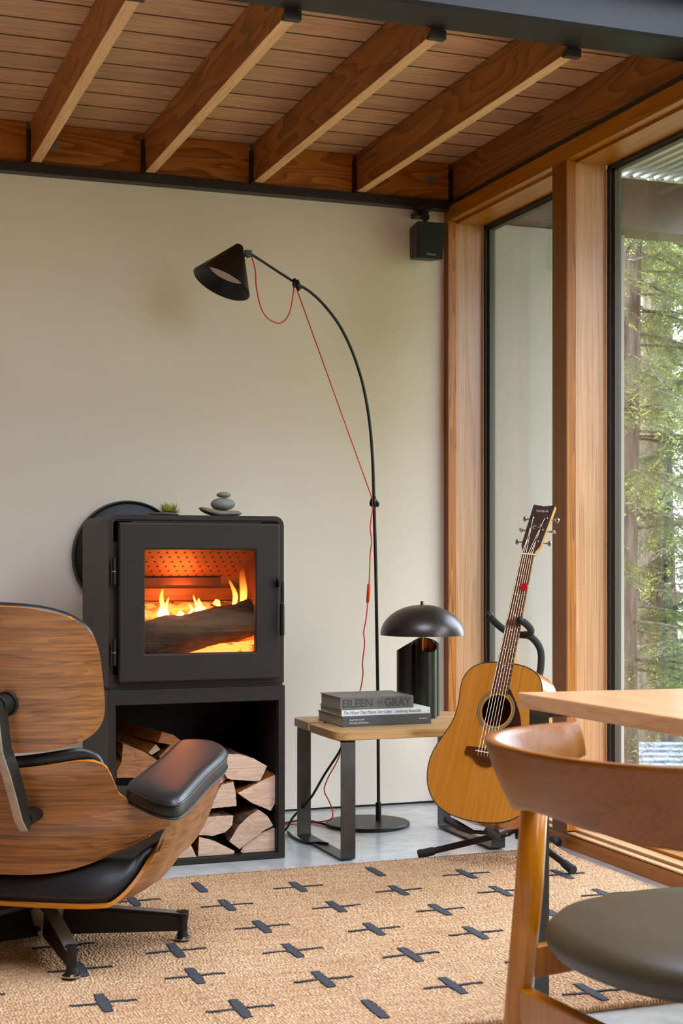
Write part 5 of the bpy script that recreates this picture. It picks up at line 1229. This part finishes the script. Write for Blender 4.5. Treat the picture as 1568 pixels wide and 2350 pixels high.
# low shingled roof of the outbuilding beyond the window
sr_ = thing('shingled_roof', (5.0, 8.0, -1.0), 0, 'low grey shingled roof of an outbuilding beyond the window', 'roof')
SHG = plain('grey_shingle', srgb(120, 124, 134), 0.8, var=0.12, vs_=20, bump=0.4, bs=80)
fwd = Vector((0.344641, 0.938735, 0)); rt = Vector((0.938735, -0.344641, 0)); C0 = Vector((-2.6261, -5.8675, 0))
def cw(lat, dep, z): p = C0 + fwd * dep + rt * lat; p.z = z; return p
rdir = (cw(3.0, 16.0, 0) - cw(3.0, 14.0, 0)).normalized(); adir = rt
o0 = cw(1.6, 13.2, -1.28)
def RP(a, b, c): return o0 + adir * a + rdir * b * 1.0 + Vector((0, 0, b * 0.128 + c)) - sr_.location
up_ = MB().hexa([RP(-1, -1.5, -0.10), RP(7, -1.5, -0.10), RP(7, 2.85, -0.10), RP(-1, 2.85, -0.10), RP(-1, -1.5, -0.03), RP(7, -1.5, -0.03), RP(7, 2.85, -0.03), RP(-1, 2.85, -0.03)])
up_.build('roof_deck', SHG, sr_)
random.seed(4)
for r_ in range(10):
    b0 = 0.75 + r_ * 0.21
    for c_ in range(22):
        a0 = 0.55 + c_ * 0.135 + (0.0675 if r_ % 2 else 0) + random.uniform(-0.012, 0.012); wv = 0.128 + random.uniform(-0.012, 0.004); dz = random.uniform(0.0, 0.010)
        MB().hexa([RP(a0, b0, -0.03), RP(a0 + wv, b0, -0.03), RP(a0 + wv, b0 + 0.25, -0.035), RP(a0, b0 + 0.25, -0.035), RP(a0, b0 + random.uniform(-.02, .02), 0.008 + dz), RP(a0 + wv, b0 + random.uniform(-.02, .02), 0.008 + dz), RP(a0 + wv, b0 + 0.25, -0.020), RP(a0, b0 + 0.25, -0.020)]).build('shingle', SHG, sr_)
# ---- conifers
TRK = NT('fir_bark'); v_ = TRK.coords((14, 14, 3)); n_1 = TRK.noise(v_, 1.0, 5, 0.6); TRK.base(TRK.ramp(n_1, [(0.35, srgb(58, 46, 38)), (0.6, srgb(112, 96, 84)), (0.75, srgb(146, 128, 114))])); TRK.bump(n_1, 1.0, 0.05); TRK = TRK.set(0.9)
def needle(name, a, b):
    t = NT(name); n = t.noise(t.coords((1, 1, 1), rnd=False), 5.0, 3); t.base(t.ramp(n, [(0.35, a), (0.65, b)])); t.b.inputs['Subsurface Weight'].default_value = 0.0
    tr = t.n('ShaderNodeBsdfTranslucent'); tr.inputs[0].default_value = tuple(min(1, x * 1.3) for x in b[:3]) + (1,)
    mx = t.n('ShaderNodeMixShader'); mx.inputs[0].default_value = 0.35; t.l(t.b.outputs[0], mx.inputs[1]); t.l(tr.outputs[0], mx.inputs[2]); t.l(mx.outputs[0], t.out.inputs['Surface']); t.set(0.7); return t.m
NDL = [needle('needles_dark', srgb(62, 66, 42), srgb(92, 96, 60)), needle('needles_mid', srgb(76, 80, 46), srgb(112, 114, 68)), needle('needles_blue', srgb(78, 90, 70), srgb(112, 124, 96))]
NTIP = needle('fresh_tips', srgb(136, 144, 46), srgb(176, 180, 74))
def spray(mf, mt, p, d, l_, rnd, sz):
    """a drooping twig with flat needle blades on both sides and a bright tip"""
    d = d.normalized(); side = d.cross(Vector((0, 0, 1))).normalized(); n = 13
    for i in range(n):
        t = (i + 0.3) / n; c = p + d * (l_ * t) + Vector((0, 0, -0.25 * l_ * t * t))
        for sgn in (-1, 1):
            e = c + (side * sgn * 0.8 + d * 0.6).normalized() * (sz * (1.15 - 0.5 * t)) + Vector((rnd.uniform(-.3, .3), rnd.uniform(-.3, .3), rnd.uniform(-0.5, 0.1))) * sz
            w2 = d * (sz * 0.17)
            tgt = mt if (t > 0.75 and rnd.random() < 0.35) else mf
            tgt.add([c - w2, c + w2, e + w2 * 0.3, e - w2 * 0.3], [(0, 1, 2, 3)])
def conifer(lat, dep, z0, h, r_tr, spread, nb, label, seed, mi, z_lo=0.0, sz=0.09, crown_from=0.0):
    rnd = random.Random(seed); base = cw(lat, dep, z0)
    tr = thing('conifer_tree', base, 0, label, 'tree', 'conifers beyond the window')
    pts = [Vector((0.04 * dep * 0.1 * math.sin(i * 0.9 + seed), 0, h * i / 8)) for i in range(9)]
    MB().tube(pts, [r_tr * (1 - 0.75 * i / 8) for i in range(9)], 14).build('trunk', TRK, tr, smooth=True)
    mf, mt, mb_ = MB(), MB(), MB()
    for b in range(nb):
        t = crown_from + (1 - crown_from) * (b + rnd.random()) / nb; z = h * t; a = rnd.uniform(0, 2 * math.pi)
        if z + z0 < z_lo: continue
        L_ = spread * (1 - 0.65 * t) * rnd.uniform(0.55, 1.1); d = Vector((math.cos(a), math.sin(a), rnd.uniform(-0.15, 0.25)))
        br = [Vector((0, 0, z))]; nseg = 7
        for i in range(1, nseg + 1): br.append(Vector((0, 0, z)) + d * (L_ * i / nseg) + Vector((0, 0, -0.22 * L_ * (i / nseg) ** 2)))
        mb_.tube(br, [max(0.006, r_tr * 0.07 * (1 - i / (nseg + 1))) for i in range(nseg + 1)], 5, caps=False)
        for i in range(2, nseg + 1):
            for q in range(9 if nb > 150 else 6):
                sgn = -1 if q % 2 else 1; sd_ = d.cross(Vector((0, 0, 1))).normalized()
                dd = (d * rnd.uniform(0.3, 1.0) + sd_ * sgn * rnd.uniform(0.4, 1.0) + Vector((0, 0, rnd.uniform(-0.6, 0.05))))
                spray(mf, mt, br[i] - (br[i] - br[i - 1]) * rnd.random(), dd, rnd.uniform(0.22, 0.5) * (spread / 2.2), rnd, sz)
    tag(mf.build('foliage', NDL[mi], tr), kind='stuff')
    if mt.f: tag(mt.build('fresh_shoots', NTIP, tr), kind='stuff')
    mb_.build('branches', TRK, tr, smooth=True)
    return tr
conifer(2.03, 10.6, -2.0, 8.5, 0.15, 2.1, 210, 'near fir with rough trunk and bright shoots just beyond the window frame', 3, 1, sz=0.034)
conifer(3.95, 13.5, -2.2, 9.5, 0.17, 2.3, 170, 'fir with pale green drooping boughs at the right of the window view', 8, 0, sz=0.038)
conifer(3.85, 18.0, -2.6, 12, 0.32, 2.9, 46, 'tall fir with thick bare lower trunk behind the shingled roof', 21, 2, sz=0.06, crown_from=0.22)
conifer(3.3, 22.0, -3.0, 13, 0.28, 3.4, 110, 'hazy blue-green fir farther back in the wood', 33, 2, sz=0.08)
conifer(6.2, 23.0, -3.0, 13, 0.30, 3.4, 100, 'hazy fir farther back at the right edge of the window', 37, 1, sz=0.08)
conifer(4.6, 17.5, -2.6, 12, 0.18, 2.4, 120, 'slender dark fir between the nearer firs', 52, 0, sz=0.06)
conifer(4.9, 30.0, -3.0, 16, 0.30, 4.2, 90, 'pale distant fir seen through the gaps of the nearer trees', 41, 1, sz=0.2)
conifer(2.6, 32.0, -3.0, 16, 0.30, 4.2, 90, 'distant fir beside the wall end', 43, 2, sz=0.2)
